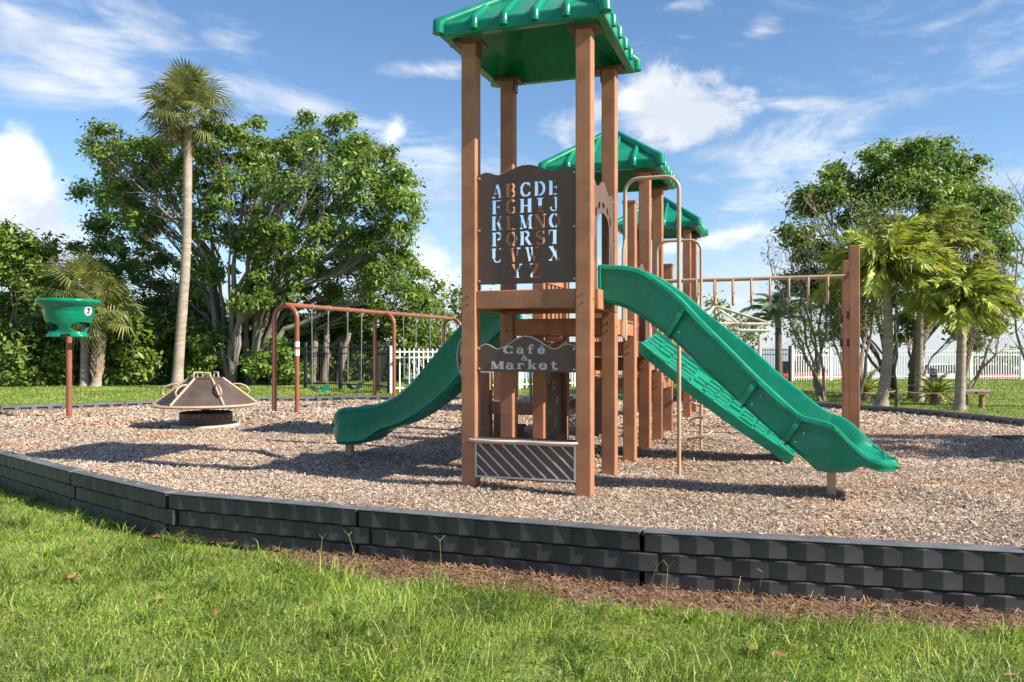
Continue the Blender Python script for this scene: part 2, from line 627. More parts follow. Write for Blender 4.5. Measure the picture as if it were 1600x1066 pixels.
# lawn: one sheet from the camera to far past the shore
def build_lawn():
    xs = np.concatenate([np.linspace(-2500, -60, 10)[:-1], np.linspace(-60, -14, 24)[:-1], np.linspace(-14, 14, 113), np.linspace(14, 60, 24)[1:], np.linspace(60, 2500, 10)[1:]])
    ys = np.concatenate([np.linspace(-60, 0, 10)[:-1], np.linspace(0, 24, 97), np.linspace(24, 95, 120)[1:], np.linspace(95, 4000, 10)[1:]])
    X, Y = np.meshgrid(xs, ys)
    Z = lawn_z(X, Y)
    V = np.stack([X.ravel(), Y.ravel(), Z.ravel()], 1)
    nx, ny = len(xs), len(ys)
    i = (np.arange(ny - 1)[:, None] * nx + np.arange(nx - 1)[None]).ravel()
    F = np.stack([i, i + 1, i + nx + 1, i + nx], 1)
    mat('lawn', (.125, .175, .03), .9, .25, 1.0, (.19, .225, .05), .6, 26, speckle=(9, (.20, .21, .07)))
    o = link('lawn', np_mesh('lawn', V, F, 'lawn', True))
    tag(o, 'green mown lawn around the wood chip play area', kind='structure')
    m = MB()
    m.add([(-4000, 72, -2.1), (4000, 72, -2.1), (4000, 7000, -2.1), (-4000, 7000, -2.1)], [(0, 1, 2, 3)])
    mat('water', (.10, .16, .20), .12, bump=.25, bscale=.6)
    tag(m.build('water', 'water'), 'pale open water beyond the white fence', kind='structure')
build_lawn()

# mulch bed
def build_mulch():
    b = [Vector(p) for p in POLY]
    nb = len(b)
    gx, gy = np.meshgrid(np.arange(-12.5, 10.6, .3), np.arange(5, 23, .3))
    P = np.stack([gx.ravel(), gy.ravel()], 1) + RNG.uniform(-.06, .06, (gx.size, 2))
    P = P[inside(P)]
    P = P[dist_poly(P, POLY + [POLY[0]]) > .1]
    pts = b + [Vector(p) for p in P]
    vs, es, fs, *_ = mgeo.delaunay_2d_cdt(pts, [(i, (i + 1) % nb) for i in range(nb)], [list(range(nb))], 1, 1e-5)
    V = np.array([(p.x, p.y) for p in vs])
    Z = mulch_z(V[:, 0], V[:, 1])
    me = np_mesh('mulch_bed', np.column_stack([V, Z]), np.array([f for f in fs if len(f) == 3]), mat('mulch_base', (.27, .20, .155), .95, .3, 3.0, (.36, .285, .235), .9, 55, speckle=(45, (.14, .095, .075))).name, True)
    tag(link('mulch_bed', me), 'pale wood chip ground of the play area', kind='structure')
build_mulch()

def make_chips(name, P, zf, l0, l1, w0, w1, tilt, m, label, ratio=.35):
    n = len(P)
    a = RNG.uniform(0, 2 * np.pi, n)
    ln = RNG.uniform(l0, l1, n) / 2
    wd = RNG.uniform(w0, w1, n) / 2
    tz = RNG.normal(0, tilt, n)
    D = np.stack([np.cos(a) * np.cos(tz), np.sin(a) * np.cos(tz), np.sin(tz)], 1)
    S = np.stack([-np.sin(a), np.cos(a), RNG.normal(0, tilt * 1.2, n)], 1)
    C = np.stack([P[:, 0], P[:, 1], zf(P[:, 0], P[:, 1]) + RNG.uniform(.004, .018, n) + np.abs(np.sin(tz)) * ln * .7], 1)
    U = np.zeros((n, 3)); U[:, 2] = wd * RNG.uniform(.2, 1.3, n) * ratio * 2
    e0, e1 = RNG.uniform(.3, 1, (n, 1)), RNG.uniform(.3, 1, (n, 1))
    L_, W_ = D * ln[:, None], S * wd[:, None]
    V = np.stack([C - L_ - W_ * e0, C - L_ * .9 + U, C - L_ * .85 + W_ * e1, C + L_ - W_ * e1, C + L_ * .95 + U * .8, C + L_ * .85 + W_ * e0], 1).reshape(-1, 3)
    i = np.arange(n)[:, None] * 6
    F = np.concatenate([i + np.array([[0, 1, 4, 3]]), i + np.array([[1, 2, 5, 4]])])
    o = link(name, np_mesh(name, V, F, m))
    tag(o, label, kind='stuff')
    return o

def build_chips():
    CH = [(0, (.085, .060, .044)), (.16, (.21, .152, .112)), (.40, (.385, .295, .23)), (.68, (.515, .415, .335)), (.9, (.63, .54, .455)), (1, (.75, .68, .61))]
    m = mat('chip', (.33, .25, .19), .85, .22, .9, (.41, .30, .20), island=(.72, CH))
    # orange patches of fresh chips
    nt = m.node_tree
    N, L = nt.nodes, nt.links
    p = N['Principled BSDF']
    src = p.inputs['Base Color'].links[0].from_socket
    tc = N.new('ShaderNodeTexCoord')
    n = N.new('ShaderNodeTexNoise')
    n.inputs['Scale'].default_value = .55
    n.inputs['Detail'].default_value = 3
    L.new(tc.outputs['Object'], n.inputs['Vector'])
    rm = N.new('ShaderNodeMapRange')
    rm.inputs['From Min'].default_value = .53
    rm.inputs['From Max'].default_value = .66
    rm.inputs['To Max'].default_value = .55
    L.new(n.outputs['Fac'], rm.inputs['Value'])
    x = N.new('ShaderNodeMix')
    x.data_type = 'RGBA'
    x.blend_type = 'MULTIPLY'
    x.inputs[7].default_value = (1.18, .80, .55, 1)
    L.new(rm.outputs[0], x.inputs[0])
    L.new(src, x.inputs[6])
    L.new(x.outputs[2], p.inputs['Base Color'])
    def sample(y0, y1, dens):
        n = int((y1 - y0) * 24 * dens)
        P = np.stack([RNG.uniform(-12.2, 10, n), RNG.uniform(y0, y1, n)], 1)
        P = P[np.abs(P[:, 0]) < .66 * P[:, 1] + 2.2]
        P = P[inside(P)]
        return P[dist_poly(P, POLY + [POLY[0]]) > .03]
    A = sample(5.2, 9.5, 2700)
    B = sample(9.5, 14.5, 1250)
    Cc = sample(14.5, 22.6, 420)
    make_chips('wood_chips', A, mulch_z, .014, .052, .005, .0155, .34, 'chip', 'pale wood chips covering the near play area')
    make_chips('wood_chips', B, mulch_z, .024, .064, .009, .021, .30, 'chip', 'pale wood chips under the play structure')
    make_chips('wood_chips', Cc, mulch_z, .05, .11, .02, .045, .26, 'chip', 'pale wood chips in the back of the play area')
build_chips()

def build_strays():
    # chips kicked onto the wall top and a few dead leaves lying about
    P = []
    fr = np.array(FRONT)
    for a, b in zip(fr[1:7], fr[2:8]):
        n = int(np.linalg.norm(b - a) * 16)
        t = RNG.random((n, 1)) ** 1.0
        d = (b - a) / np.linalg.norm(b - a)
        nrm = np.array([-d[1], d[0]])
        P.append(a + (b - a) * t + nrm * RNG.uniform(-.085, .02, (n, 1)))
    P = np.concatenate(P)
    make_chips('wood_chips', P, lambda x, y: np.full(len(x), .068), .014, .05, .006, .015, .12, 'chip', 'stray wood chips lying on top of the black wall')
    n = 700
    Q = np.stack([RNG.uniform(-11, 9, n), RNG.uniform(4.2, 20, n)], 1)
    inn = inside(Q)
    mat('dead_leaf', (.20, .10, .045), .8, .3, 3, (.30, .17, .07), island=(.6, [(0, (.10, .05, .03)), (.6, (.26, .14, .06)), (1, (.42, .30, .12))]))
    make_chips('fallen_leaves', Q[inn], mulch_z, .05, .10, .03, .06, .25, 'dead_leaf', 'scattered brown fallen leaves on the wood chips', .15)
    Q2 = Q[~inn & (Q[:, 1] < 10)]
    make_chips('fallen_leaves', Q2, lambda x, y: lawn_z(x, y) + .05, .05, .09, .03, .05, .3, 'dead_leaf', 'scattered brown fallen leaves on the foreground lawn', .15)
build_strays()

# soil strip in front of the wall
def strip_w(x):
    return .42 * sstep(-2.6, -.9, x) * (1 - .25 * sstep(2.0, 4.0, x)) + .05

def build_straw():
    n = 90000
    P = np.stack([RNG.uniform(-4, 5.2, n), RNG.uniform(4.3, 9, n)], 1)
    P = P[~inside(P)]
    d = dist_poly(P, FRONT)
    w = strip_w(P[:, 0]) + .10 * wob(P[:, 0], P[:, 1], 3)
    P = P[(d < w + .12 * RNG.random(len(P)))]
    mat('straw', (.21, .105, .055), .9, .25, 3, (.30, .17, .095), island=(.65, [(0, (.085, .045, .028)), (.4, (.17, .088, .05)), (.75, (.29, .17, .10)), (1, (.42, .29, .19))]))
    def z(x, y):
        return lawn_z(x, y) + .012 + .03 * sstep(.5, .1, dist_poly(np.stack([x, y], 1), FRONT))
    make_chips('bark_litter', P, z, .03, .085, .004, .011, .35, 'straw', 'brown bark litter along the foot of the black wall', .3)
    # bare soil sheet under it
    pts = [Vector(p) for p in FRONT]
    V, F = [], []
    for i in range(1, 6):
        a, b = pts[i], pts[i + 1]
        for k in range(8):
            p = a.lerp(b, k / 8)
            nrm = Vector(((b - a).y, -(b - a).x)).normalized()
            if nrm.y > 0:
                nrm = -nrm
            w = float(strip_w(p.x)) + .04
            for q, dz in ((p, .035), (p + nrm * w * .5, .022), (p + nrm * w, -.01)):
                V.append((q.x, q.y, float(lawn_z(q.x, q.y)) + dz))
    for i in range(len(V) // 3 - 1):
        for k in range(2):
            F.append((i * 3 + k, i * 3 + k + 1, i * 3 + k + 4, i * 3 + k + 3))
    mat('soil', (.13, .075, .048), .95, .3, 8, (.19, .11, .07), .7, 60)
    tag(link('bare_soil', np_mesh('bare_soil', V, F, 'soil', True)), 'strip of bare brown soil below the wall', kind='structure')
build_straw()

# ------------------------------------------------------------------ black block wall at the front
WALL_TOP = .065
def build_wall():
    root = empty('block_wall', (FRONT[3][0], FRONT[3][1], -.38))
    tag(root, 'low black plastic block edging wall in three courses in front of the play area', 'wall')
    CH, DEP, RID = .148, .15, .010
    bl = {}

    def block_mesh(w, course):
        key = (round(w, 3), course)
        if key in bl:
            return bl[key]
        g, hw = .0006, w / 2
        z0, z1 = .002, CH - .005
        lip = .009
        # plan: recessed joints, proud ridge in the middle, chamfered top and bottom edges
        def ring(z, pull):
            return [(-hw + g, DEP / 2, z), (-hw + g, -DEP / 2 + pull + .004, z), (0, -DEP / 2 - RID + pull, z), (hw - g, -DEP / 2 + pull + .004, z), (hw - g, DEP / 2, z)]
        rings = [ring(z0, lip), ring(z0 + lip, 0), ring(z1 - lip, 0), ring(z1, lip)]
        m = MB().loft(rings)
        bl[key] = m.mesh('block', 'wall_plastic')
        return bl[key]
    origin = Vector((FRONT[3][0], FRONT[3][1], -.38))
    for i in range(1, 8):
        a, b = Vector((*FRONT[i], 0)), Vector((*FRONT[i + 1], 0))
        if i == 7:
            b = a.lerp(b, .5)
        d = b - a
        ln = d.length
        ux = d.normalized()
        ang = math.atan2(ux.y, ux.x)
        ang2 = ang + math.pi                      # front of the block (-y) faces the camera
        sec = empty('wall_section', parent=root)
        nblk = max(4, round(ln / .272))
        w = (ln - .03) / nblk
        base = -.385 + random.uniform(-.006, .006)
        for c in range(3):
            off = (.5 if c == 1 else 0) * w
            for k in range(nblk):
                s = .015 + w * (k + .5) - off
                p = a + ux * s
                z = WALL_TOP - CH * (3 - c) + random.uniform(-.002, .002)
                o = link('block', block_mesh(w, 0), sec, (p.x - origin.x, p.y - origin.y, z - origin.z), (random.uniform(-.012, .012), 0, ang2 + random.uniform(-.006, .006)))
        # solid core behind the faces and the smooth top lip
        core = MB()
        M = Matrix.Translation(a - origin) @ Matrix.Rotation(ang, 4, 'Z')
        core.box(.02, ln - .02, -.075 + .06, .045, WALL_TOP - 3 * CH, WALL_TOP - .02, M)
        core.build('core', 'wall_plastic', sec)
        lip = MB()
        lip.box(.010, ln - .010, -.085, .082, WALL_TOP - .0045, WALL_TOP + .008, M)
        lip.build('top_lip', 'sunlit_lip_plastic', sec, bevel=.006)
    return root
build_wall()

# ------------------------------------------------------------------ plastic border timbers at the back
def build_border():
    root = empty('border_edging', (BACK[6][0], BACK[6][1], 0))
    tag(root, 'long grey plastic border timbers with slots edging the back of the play area', 'border')
    org = Vector((BACK[6][0], BACK[6][1], 0))
    pts = [Vector((*p, 0)) for p in BACK]
    # resample by 1.25 m
    lens = [0]
    for a, b in zip(pts[:-1], pts[1:]):
        lens.append(lens[-1] + (b - a).length)
    def pos(s):
        for i in range(len(pts) - 1):
            if s <= lens[i + 1]:
                return pts[i].lerp(pts[i + 1], (s - lens[i]) / (lens[i + 1] - lens[i]))
        return pts[-1]
    n = int(lens[-1] / 1.25)
    st = lens[-1] / n
    meshes = {}
    for i in range(n):
        a, b = pos(i * st), pos((i + 1) * st)
        d = b - a
        ln = round(d.length, 2)
        if ln not in meshes:
            m = MB()
            L0, L1 = .012, ln - .012
            m.box(L0, L1, .0, .05, -.12, .17)
            m.box(L0, L1, -.045, -.001, .115, .168)
            m.box(L0, L1, -.045, -.001, -.12, .062)
            for f in (0, .26, .52, .78, 1):
                x = L0 + (L1 - L0) * f
                x0, x1 = max(L0, x - .05), min(L1, x + .05)
                m.box(x0, x1, -.044, -.001, .0625, .1145)
            meshes[ln] = m.mesh('timber', 'timber_plastic')
        mid = (a + b) / 2
        ang = math.atan2(d.y, d.x)
        # slots face into the play area (polygon runs clockwise along the back, interior on the right)
        link('timber', meshes[ln], root, (a.x - org.x, a.y - org.y, random.uniform(-.012, .006)), (0, 0, ang))
build_border()

# ------------------------------------------------------------------ grass
def make_blades(name, P, zf, h0, h1, w, m, label, seed_dir=0.0, lean=.8):
    n = len(P)
    pn = wob(P[:, 0], P[:, 1], 1.6)
    h = RNG.uniform(h0, h1, n) * (1 + .35 * pn)
    a = RNG.uniform(0, 2 * np.pi, n)
    cdir = 2.2 * wob(P[:, 0] + 7, P[:, 1], .7)
    a = np.where(RNG.random(n) < .5, cdir + RNG.normal(0, .7, n), a)
    le = np.abs(RNG.normal(lean, .35, n))
    D = np.stack([np.cos(a), np.sin(a), np.zeros(n)], 1)
    tw = RNG.uniform(0, np.pi, n)
    S = np.stack([np.cos(tw), np.sin(tw), np.zeros(n)], 1) * (w * RNG.uniform(.6, 1.3, n) / 2)[:, None]
    B = np.stack([P[:, 0], P[:, 1], zf(P[:, 0], P[:, 1]) - .006], 1)
    Z = np.zeros((n, 3)); Z[:, 2] = h
    M1 = B + Z * .55 + D * (h * le * .28)[:, None]
    T = B + Z * np.clip(1 - .35 * le, .25, 1)[:, None] + D * (h * le * .95)[:, None]
    V = np.stack([B - S, B + S, M1 + S * .8, M1 - S * .8, T], 1).reshape(-1, 3)
    i = np.arange(n)[:, None] * 5
    F = np.concatenate([i + np.array([[0, 1, 2]]), i + np.array([[0, 2, 3]]), i + np.array([[3, 2, 4]])])
    return tag(link(name, np_mesh(name, V, F, m)), label, kind='stuff')

GR = [(0, (.08, .155, .028)), (.3, (.155, .265, .036)), (.65, (.24, .37, .05)), (.86, (.36, .46, .08)), (.95, (.50, .52, .16)), (1, (.58, .50, .26))]
mat('grass', (.135, .24, .034), .5, .32, 2.6, (.35, .42, .06), island=(.62, GR), translucent=.30)
mat('grass_far', (.15, .26, .03), .6, .2, .8, (.23, .33, .045), island=(.5, GR), translucent=.30)

mat('weed', (.24, .36, .045), .5, .25, 2.0, (.36, .42, .06), translucent=.3)
def build_grass():
    def sample(y0, y1, dens, xm=.67, pad=1.7):
        n = int((y1 - y0) * 2 * (xm * y1 + pad) * dens)
        P = np.stack([RNG.uniform(-(xm * y1 + pad), xm * y1 + pad, n), RNG.uniform(y0, y1, n)], 1)
        P = P[np.abs(P[:, 0]) < xm * P[:, 1] + pad]
        return P[~inside(P)]
    A = np.concatenate([sample(3.2, 7, 4800), sample(7, 11.5, 2800)])
    d = dist_poly(A, FRONT)
    w = strip_w(A[:, 0]) + .10 * wob(A[:, 0], A[:, 1], 3) + .06
    keep = (d > w) | ((d > w * .8) & (RNG.random(len(A)) < .25))
    keep &= d > .09
    A = A[keep]
    # bare thin spots
    A = A[RNG.random(len(A)) < .72 + .4 * wob(A[:, 0] + 3, A[:, 1], 2.1)]
    make_blades('grass', A, lawn_z, .030, .085, .0068, 'grass', 'short green grass in the foreground')
    T = A[(wob(A[:, 0] + 11, A[:, 1] + 3, 1.1) > .05) & (RNG.random(len(A)) < .20)]
    make_blades('grass', T, lawn_z, .09, .25, .0062, 'grass', 'longer grass blades in the foreground', lean=1.0)
    # loose tufts of broader blades, tussocks and clover-like patches
    n_t = 420
    tx = RNG.uniform(-6.5, 4.5, n_t); ty = RNG.uniform(4.1, 10.5, n_t)
    TP = np.stack([tx, ty], 1)
    TP = TP[(~inside(TP)) & (dist_poly(TP, FRONT) > strip_w(TP[:, 0]) + .05) & (np.abs(TP[:, 0]) < .67 * TP[:, 1] + .4)]
    rep = RNG.integers(14, 46, len(TP))
    Q = np.repeat(TP, rep, axis=0) + RNG.normal(0, .035, (rep.sum(), 2))
    make_blades('grass', Q, lawn_z, .07, .20, .0085, 'grass', 'broader grass tufts scattered over the foreground lawn', lean=1.1)
    n_c = 70
    CP = np.stack([RNG.uniform(-6, 4, n_c), RNG.uniform(4.1, 9.5, n_c)], 1)
    CP = CP[(~inside(CP)) & (dist_poly(CP, FRONT) > .45)]
    Q = np.repeat(CP, 150, axis=0) + RNG.normal(0, .11, (len(CP) * 150, 2))
    Q = Q[(~inside(Q)) & (dist_poly(Q, FRONT) > .2)]
    make_blades('ground_cover', Q, lawn_z, .03, .06, .016, 'weed', 'patches of small yellow green weeds in the lawn', lean=1.5)
    Bk = sample(14.5, 24, 260)
    Ck = sample(24, 39.5, 110)
    Bk = Bk[dist_poly(Bk, BACK) > .06]
    make_blades('grass', Bk, lawn_z, .03, .07, .02, 'grass_far', 'mown grass behind the play area border')
    make_blades('grass', Ck, lawn_z, .03, .08, .035, 'grass_far', 'mown grass towards the trees and fences')
    # seed stalks standing above the lawn
    m = MB()
    spots = [(1040, 945), (1012, 930), (690, 905), (700, 960), (1150, 960), (1185, 935), (500, 875), (150, 800), (430, 860), (560, 890),
             (1240, 1000), (980, 1010), (880, 1040), (300, 1000), (620, 1030), (1330, 1010), (90, 980), (1120, 1040), (1450, 1020)]
    for px, py in spots:
        x, y = G(px, py, -.38)
        h = random.uniform(.17, .34)
        a = random.uniform(0, 6.28)
        b = Vector((x, y, float(lawn_z(np.array([x]), np.array([y]))[0])))
        tip = b + Vector((math.cos(a) * h * .35, math.sin(a) * h * .35, h))
        mid = (b + tip) / 2 + Vector((0, 0, h * .06))
        m.tube([b, mid, tip], [.0028, .0022, .0015], 4)
        for k in range(random.choice((2, 2, 3))):
            aa = a + random.uniform(-1.6, 1.6)
            e = tip + Vector((math.cos(aa) * .05, math.sin(aa) * .05, random.uniform(.02, .06)))
            m.tube([tip, e], [.0022, .0012], 4)
    mat('seed_stalk', (.23, .26, .075), .6, .2, 9, (.30, .28, .12))
    tag(m.build('grass_seed_stalks', 'seed_stalk'), 'thin grass seed stalks rising above the foreground lawn', kind='stuff')
build_grass()
# ================================================================== stroke lettering (slab serif stencil)
def seg_mask(X, Y, x0, y0, x1, y1, w, rnd=False):
    dx, dy = x1 - x0, y1 - y0
    l2 = dx * dx + dy * dy
    t = ((X - x0) * dx + (Y - y0) * dy) / l2
    tc = np.clip(t, 0, 1)
    d = np.hypot(X - (x0 + tc * dx), Y - (y0 + tc * dy))
    m = d <= w / 2
    if not rnd:
        m &= (t >= -1e-6) & (t <= 1 + 1e-6)
    return m

def arc_mask(X, Y, cx, cy, rx, ry, a0, a1, w0, w1=None):
    """elliptic arc whose pen is w0 thick at its sides and w1 at top and bottom"""
    w1 = w0 if w1 is None else w1
    n = 14
    m = np.zeros(X.shape, bool)
    for i in range(n):
        p = R(a0 + (a1 - a0) * i / n)
        q = R(a0 + (a1 - a0) * (i + 1) / n)
        w = w1 + (w0 - w1) * abs(math.cos((p + q) / 2))
        m |= seg_mask(X, Y, cx + rx * math.cos(p), cy + ry * math.sin(p), cx + rx * math.cos(q), cy + ry * math.sin(q), w, True)
    return m

K, t_ = .33, .10
def _st(x, s0=.17, s1=.17, top=True, bot=True):
    o = [('S', x, 0, x, 1, K)]
    if bot:
        o.append(('S', x - s0 - .1, .045, x + s1 + .1, .045, .09))
    if top:
        o.append(('S', x - s0 - .1, .955, x + s1 + .1, .955, .09))
    return o
GL = {
    'A': [('S', .16, .04, .46, .98, .09), ('S', .46, .98, .80, .04, .27), ('S', .28, .33, .52, .33, .08), ('S', 0, .045, .34, .045, .09), ('S', .56, .045, 1.02, .045, .09)],
    'B': _st(.2, .1, .05) + [('A', .42, .74, .30, .22, -80, 88, .22, .09), ('A', .42, .27, .36, .235, -88, 80, .25, .09)],
    'C': [('A', .52, .5, .38, .45, 55, 165, .30, .10), ('A', .52, .5, .38, .45, 195, 320, .30, .10), ('S', .86, .62, .86, .96, .10)],
    'D': _st(.2, .1, .0) + [('A', .42, .5, .42, .455, -88, 88, .27, .09)],
    'E': _st(.2, .1, .05) + [('S', .4, .955, .85, .955, .09), ('S', .82, .68, .82, .98, .09), ('S', .4, .52, .66, .52, .09), ('S', .66, .38, .66, .66, .09), ('S', .4, .045, .9, .045, .09), ('S', .88, .02, .88, .34, .09)],
    'F': _st(.22, .1, .12) + [('S', .42, .955, .88, .955, .09), ('S', .86, .66, .86, .98, .09), ('S', .42, .52, .66, .52, .09), ('S', .66, .38, .66, .66, .09)],
    'G': [('A', .48, .5, .36, .45, 55, 165, .30, .10), ('A', .48, .5, .36, .45, 195, 290, .30, .10), ('S', .78, .0, .78, .44, .22), ('S', .58, .44, .98, .44, .09), ('S', .82, .64, .82, .96, .09)],
    'H': _st(.2, .1, .08) + _st(.82, .08, .1) + [('S', .36, .5, .66, .5, .1)],
    'I': _st(.5, .2, .2),
    'J': [('S', .66, .2, .66, 1, K), ('S', .42, .955, .94, .955, .09), ('A', .44, .22, .24, .18, 180, 340, .16, .09), ('S', .20, .2, .2, .34, .2)],
    'K': _st(.2, .1, .1) + [('S', .44, .46, .82, .95, .09), ('S', .52, .56, .86, .04, .26), ('S', .66, .955, 1, .955, .09), ('S', .62, .045, 1.05, .045, .09)],
    'L': _st(.24, .12, .12) + [('S', .46, .045, .92, .045, .09), ('S', .9, .0, .9, .36, .10)],
    'M': [('S', .12, 0, .12, 1, .09), ('S', .16, .98, .46, .05, .25), ('S', .54, .05, .76, .9, .08), ('S', .88, 0, .88, 1, .25), ('S', 0, .045, .28, .045, .09), ('S', .7, .045, 1.08, .045, .09), ('S', 0, .955, .22, .955, .09), ('S', .8, .955, 1.08, .955, .09)],
    'N': [('S', .14, 0, .14, 1, .10), ('S', .2, .98, .78, .02, .27), ('S', .86, .05, .86, 1, .10), ('S', 0, .045, .3, .045, .09), ('S', .7, .955, 1.02, .955, .09), ('S', 0, .955, .24, .955, .09)],
    'O': [('A', .5, .5, .36, .44, 105, 255, .30, .10), ('A', .5, .5, .36, .44, -75, 75, .30, .10)],
    'P': _st(.22, .12, .12) + [('A', .46, .72, .36, .24, -85, 88, .25, .09)],
    'Q': [('A', .5, .5, .36, .44, 105, 255, .30, .10), ('A', .5, .5, .36, .44, -75, 75, .30, .10), ('S', .56, .1, .96, -.1, .12)],
    'R': _st(.2, .1, .08) + [('A', .42, .74, .32, .22, -85, 88, .23, .09), ('S', .52, .5, .86, .05, .25), ('S', .74, .045, 1.05, .045, .09)],
    'S': [('A', .5, .73, .29, .22, 40, 250, .2, .10), ('A', .5, .27, .31, .23, -140, 70, .24, .10), ('S', .3, .62, .72, .4, .22), ('S', .82, .68, .82, .97, .08), ('S', .16, .03, .16, .34, .08)],
    'T': [('S', .5, 0, .5, .9, K), ('S', .02, .955, .98, .955, .09), ('S', .06, .66, .06, .98, .09), ('S', .94, .66, .94, .98, .09), ('S', .24, .045, .76, .045, .09)],
    'U': [('S', .2, .3, .2, 1, K), ('A', .5, .3, .3, .27, 182, 358, .16, .09), ('S', .82, .3, .82, 1, .09), ('S', .0, .955, .42, .955, .09), ('S', .64, .955, 1, .955, .09)],
    'V': [('S', .2, .97, .5, .0, .28), ('S', .56, .05, .84, .97, .09), ('S', .0, .955, .44, .955, .09), ('S', .68, .955, 1.02, .955, .09)],
    'W': [('S', .12, .97, .34, .0, .22), ('S', .38, .05, .52, .8, .08), ('S', .52, .97, .72, .0, .22), ('S', .76, .05, .94, .97, .08), ('S', -.04, .955, .28, .955, .09), ('S', .36, .955, .66, .955, .09), ('S', .82, .955, 1.08, .955, .09)],
    'X': [('S', .2, .97, .82, .03, .28), ('S', .16, .03, .42, .42, .09), ('S', .58, .6, .84, .97, .09), ('S', .0, .955, .42, .955, .09), ('S', .66, .955, 1, .955, .09), ('S', 0, .045, .32, .045, .09), ('S', .6, .045, 1.04, .045, .09)],
    'Y': [('S', .2, .97, .5, .42, .27), ('S', .54, .46, .84, .97, .09), ('S', .5, 0, .5, .44, K), ('S', .0, .955, .42, .955, .09), ('S', .66, .955, 1, .955, .09), ('S', .26, .045, .74, .045, .09)],
    'Z': [('S', .78, .97, .2, .03, .28), ('S', .1, .955, .62, .955, .09), ('S', .12, .68, .12, .98, .09), ('S', .4, .045, .92, .045, .09), ('S', .9, .02, .9, .34, .09)],
    # lower case of the fat cafe lettering
    'a': [('A', .44, .2, .26, .17, 60, 330, .24, .10), ('S', .74, .02, .74, .48, .27), ('A', .48, .46, .28, .17, 10, 165, .16, .12), ('S', .66, .05, .98, .05, .1)],
    'f': [('S', .42, 0, .42, .8, .27), ('A', .60, .78, .2, .18, 20, 180, .18, .12), ('S', .14, .58, .80, .58, .11), ('S', .16, .05, .74, .05, .1)],
    'e': [('A', .5, .32, .34, .28, 20, 330, .27, .11), ('S', .3, .33, .84, .33, .10)],
    '_': [('S', .42, .74, .70, .95, .12)],
    'r': [('S', .32, 0, .32, .62, .27), ('A', .58, .42, .22, .18, 20, 150, .18, .14), ('S', .06, .05, .62, .05, .1), ('S', .06, .58, .34, .58, .1)],
    'k': [('S', .28, 0, .28, 1, .27), ('S', .02, .95, .3, .95, .1), ('S', .02, .05, .52, .05, .1), ('S', .42, .28, .76, .58, .10), ('S', .54, .36, .86, .04, .24), ('S', .62, .58, .98, .58, .09), ('S', .62, .05, 1.04, .05, .1)],
    't': [('S', .42, .14, .42, .86, .27), ('S', .14, .58, .78, .58, .11), ('A', .62, .16, .2, .13, 180, 330, .2, .11)],
    '&': [('A', .42, .76, .18, .18, 0, 360, .15, .1), ('A', .38, .26, .28, .22, 60, 360, .2, .1), ('S', .3, .62, .86, .05, .18), ('S', .66, .26, .92, .5, .1)],
}

def text_mask(X, Y, ch, x, y, w, h):
    gx, gy = (X - x) / w, (Y - y) / h
    sel = (gx > -.2) & (gx < 1.25) & (gy > -.2) & (gy < 1.15)
    m = np.zeros(X.shape, bool)
    for e in GL[ch]:
        if e[0] == 'S':
            m |= seg_mask(gx, gy, *e[1:])
        else:
            m |= arc_mask(gx, gy, *e[1:])
    return m & sel

def rects(mask):
    """merge solid cells into rectangles (row runs joined downwards)"""
    out, openr = [], {}
    for j in range(mask.shape[0]):
        row = np.concatenate([[0], mask[j].astype(np.int8), [0]])
        d = np.diff(row)
        runs = list(zip(np.where(d == 1)[0], np.where(d == -1)[0]))
        cur = {}
        for r in runs:
            cur[r] = openr[r] if r in openr else j
        for r, j0 in openr.items():
            if r not in cur:
                out.append((r[0], r[1], j0, j))
        openr = cur
    for r, j0 in openr.items():
        out.append((r[0], r[1], j0, mask.shape[0]))
    return out

def raster_board(mask, cell, org, ax, y0, y1):
    """solid board from a cell mask. ax: 'u' board spans u/z at v=y0..y1; 'v' spans v/z at u=y0..y1"""
    m = MB()
    for a, b, j0, j1 in rects(mask):
        p0, p1 = org[0] + a * cell, org[0] + b * cell
        z0, z1 = org[1] + j0 * cell, org[1] + j1 * cell
        if ax == 'u':
            m.box(p0, p1, y0, y1, z0, z1)
        else:
            m.box(y0, y1, p0, p1, z0, z1)
    return m

# ================================================================== play structure
ANG = -R(18.54)
PS = empty('play_structure', (-.4285, 8.37, 0), ANG)
tag(PS, 'large brown and green climbing play structure with three green roofs, slides and overhead ladder', 'play structure')
UV = Vector((math.cos(ANG), math.sin(ANG)))
S, PW = 1.22, .16
HP = PW / 2

def post(u, v, top, base=-.3):
    m = MB()
    m.box(-HP, HP, -HP, HP, base, top)
    return m.build('post', 'post_plastic', PS, bevel=.012, loc=(u, v, 0))

T1, T2, T3 = 4.66, 4.02, 3.97
V3, V4, V5, V6, V7, V8 = 2.52, 3.74, 5.0, 6.25, 9.2, 10.42
for uu in (0, S):
    for vv, tp in ((0, T1), (S, T1), (V3, 3.36), (V4, T2), (V5, T2), (V6, 2.92), (V7, T3), (V8, T3)):
        if uu == 0 and vv == V6:
            tp = 2.5
        post(uu, vv, tp)

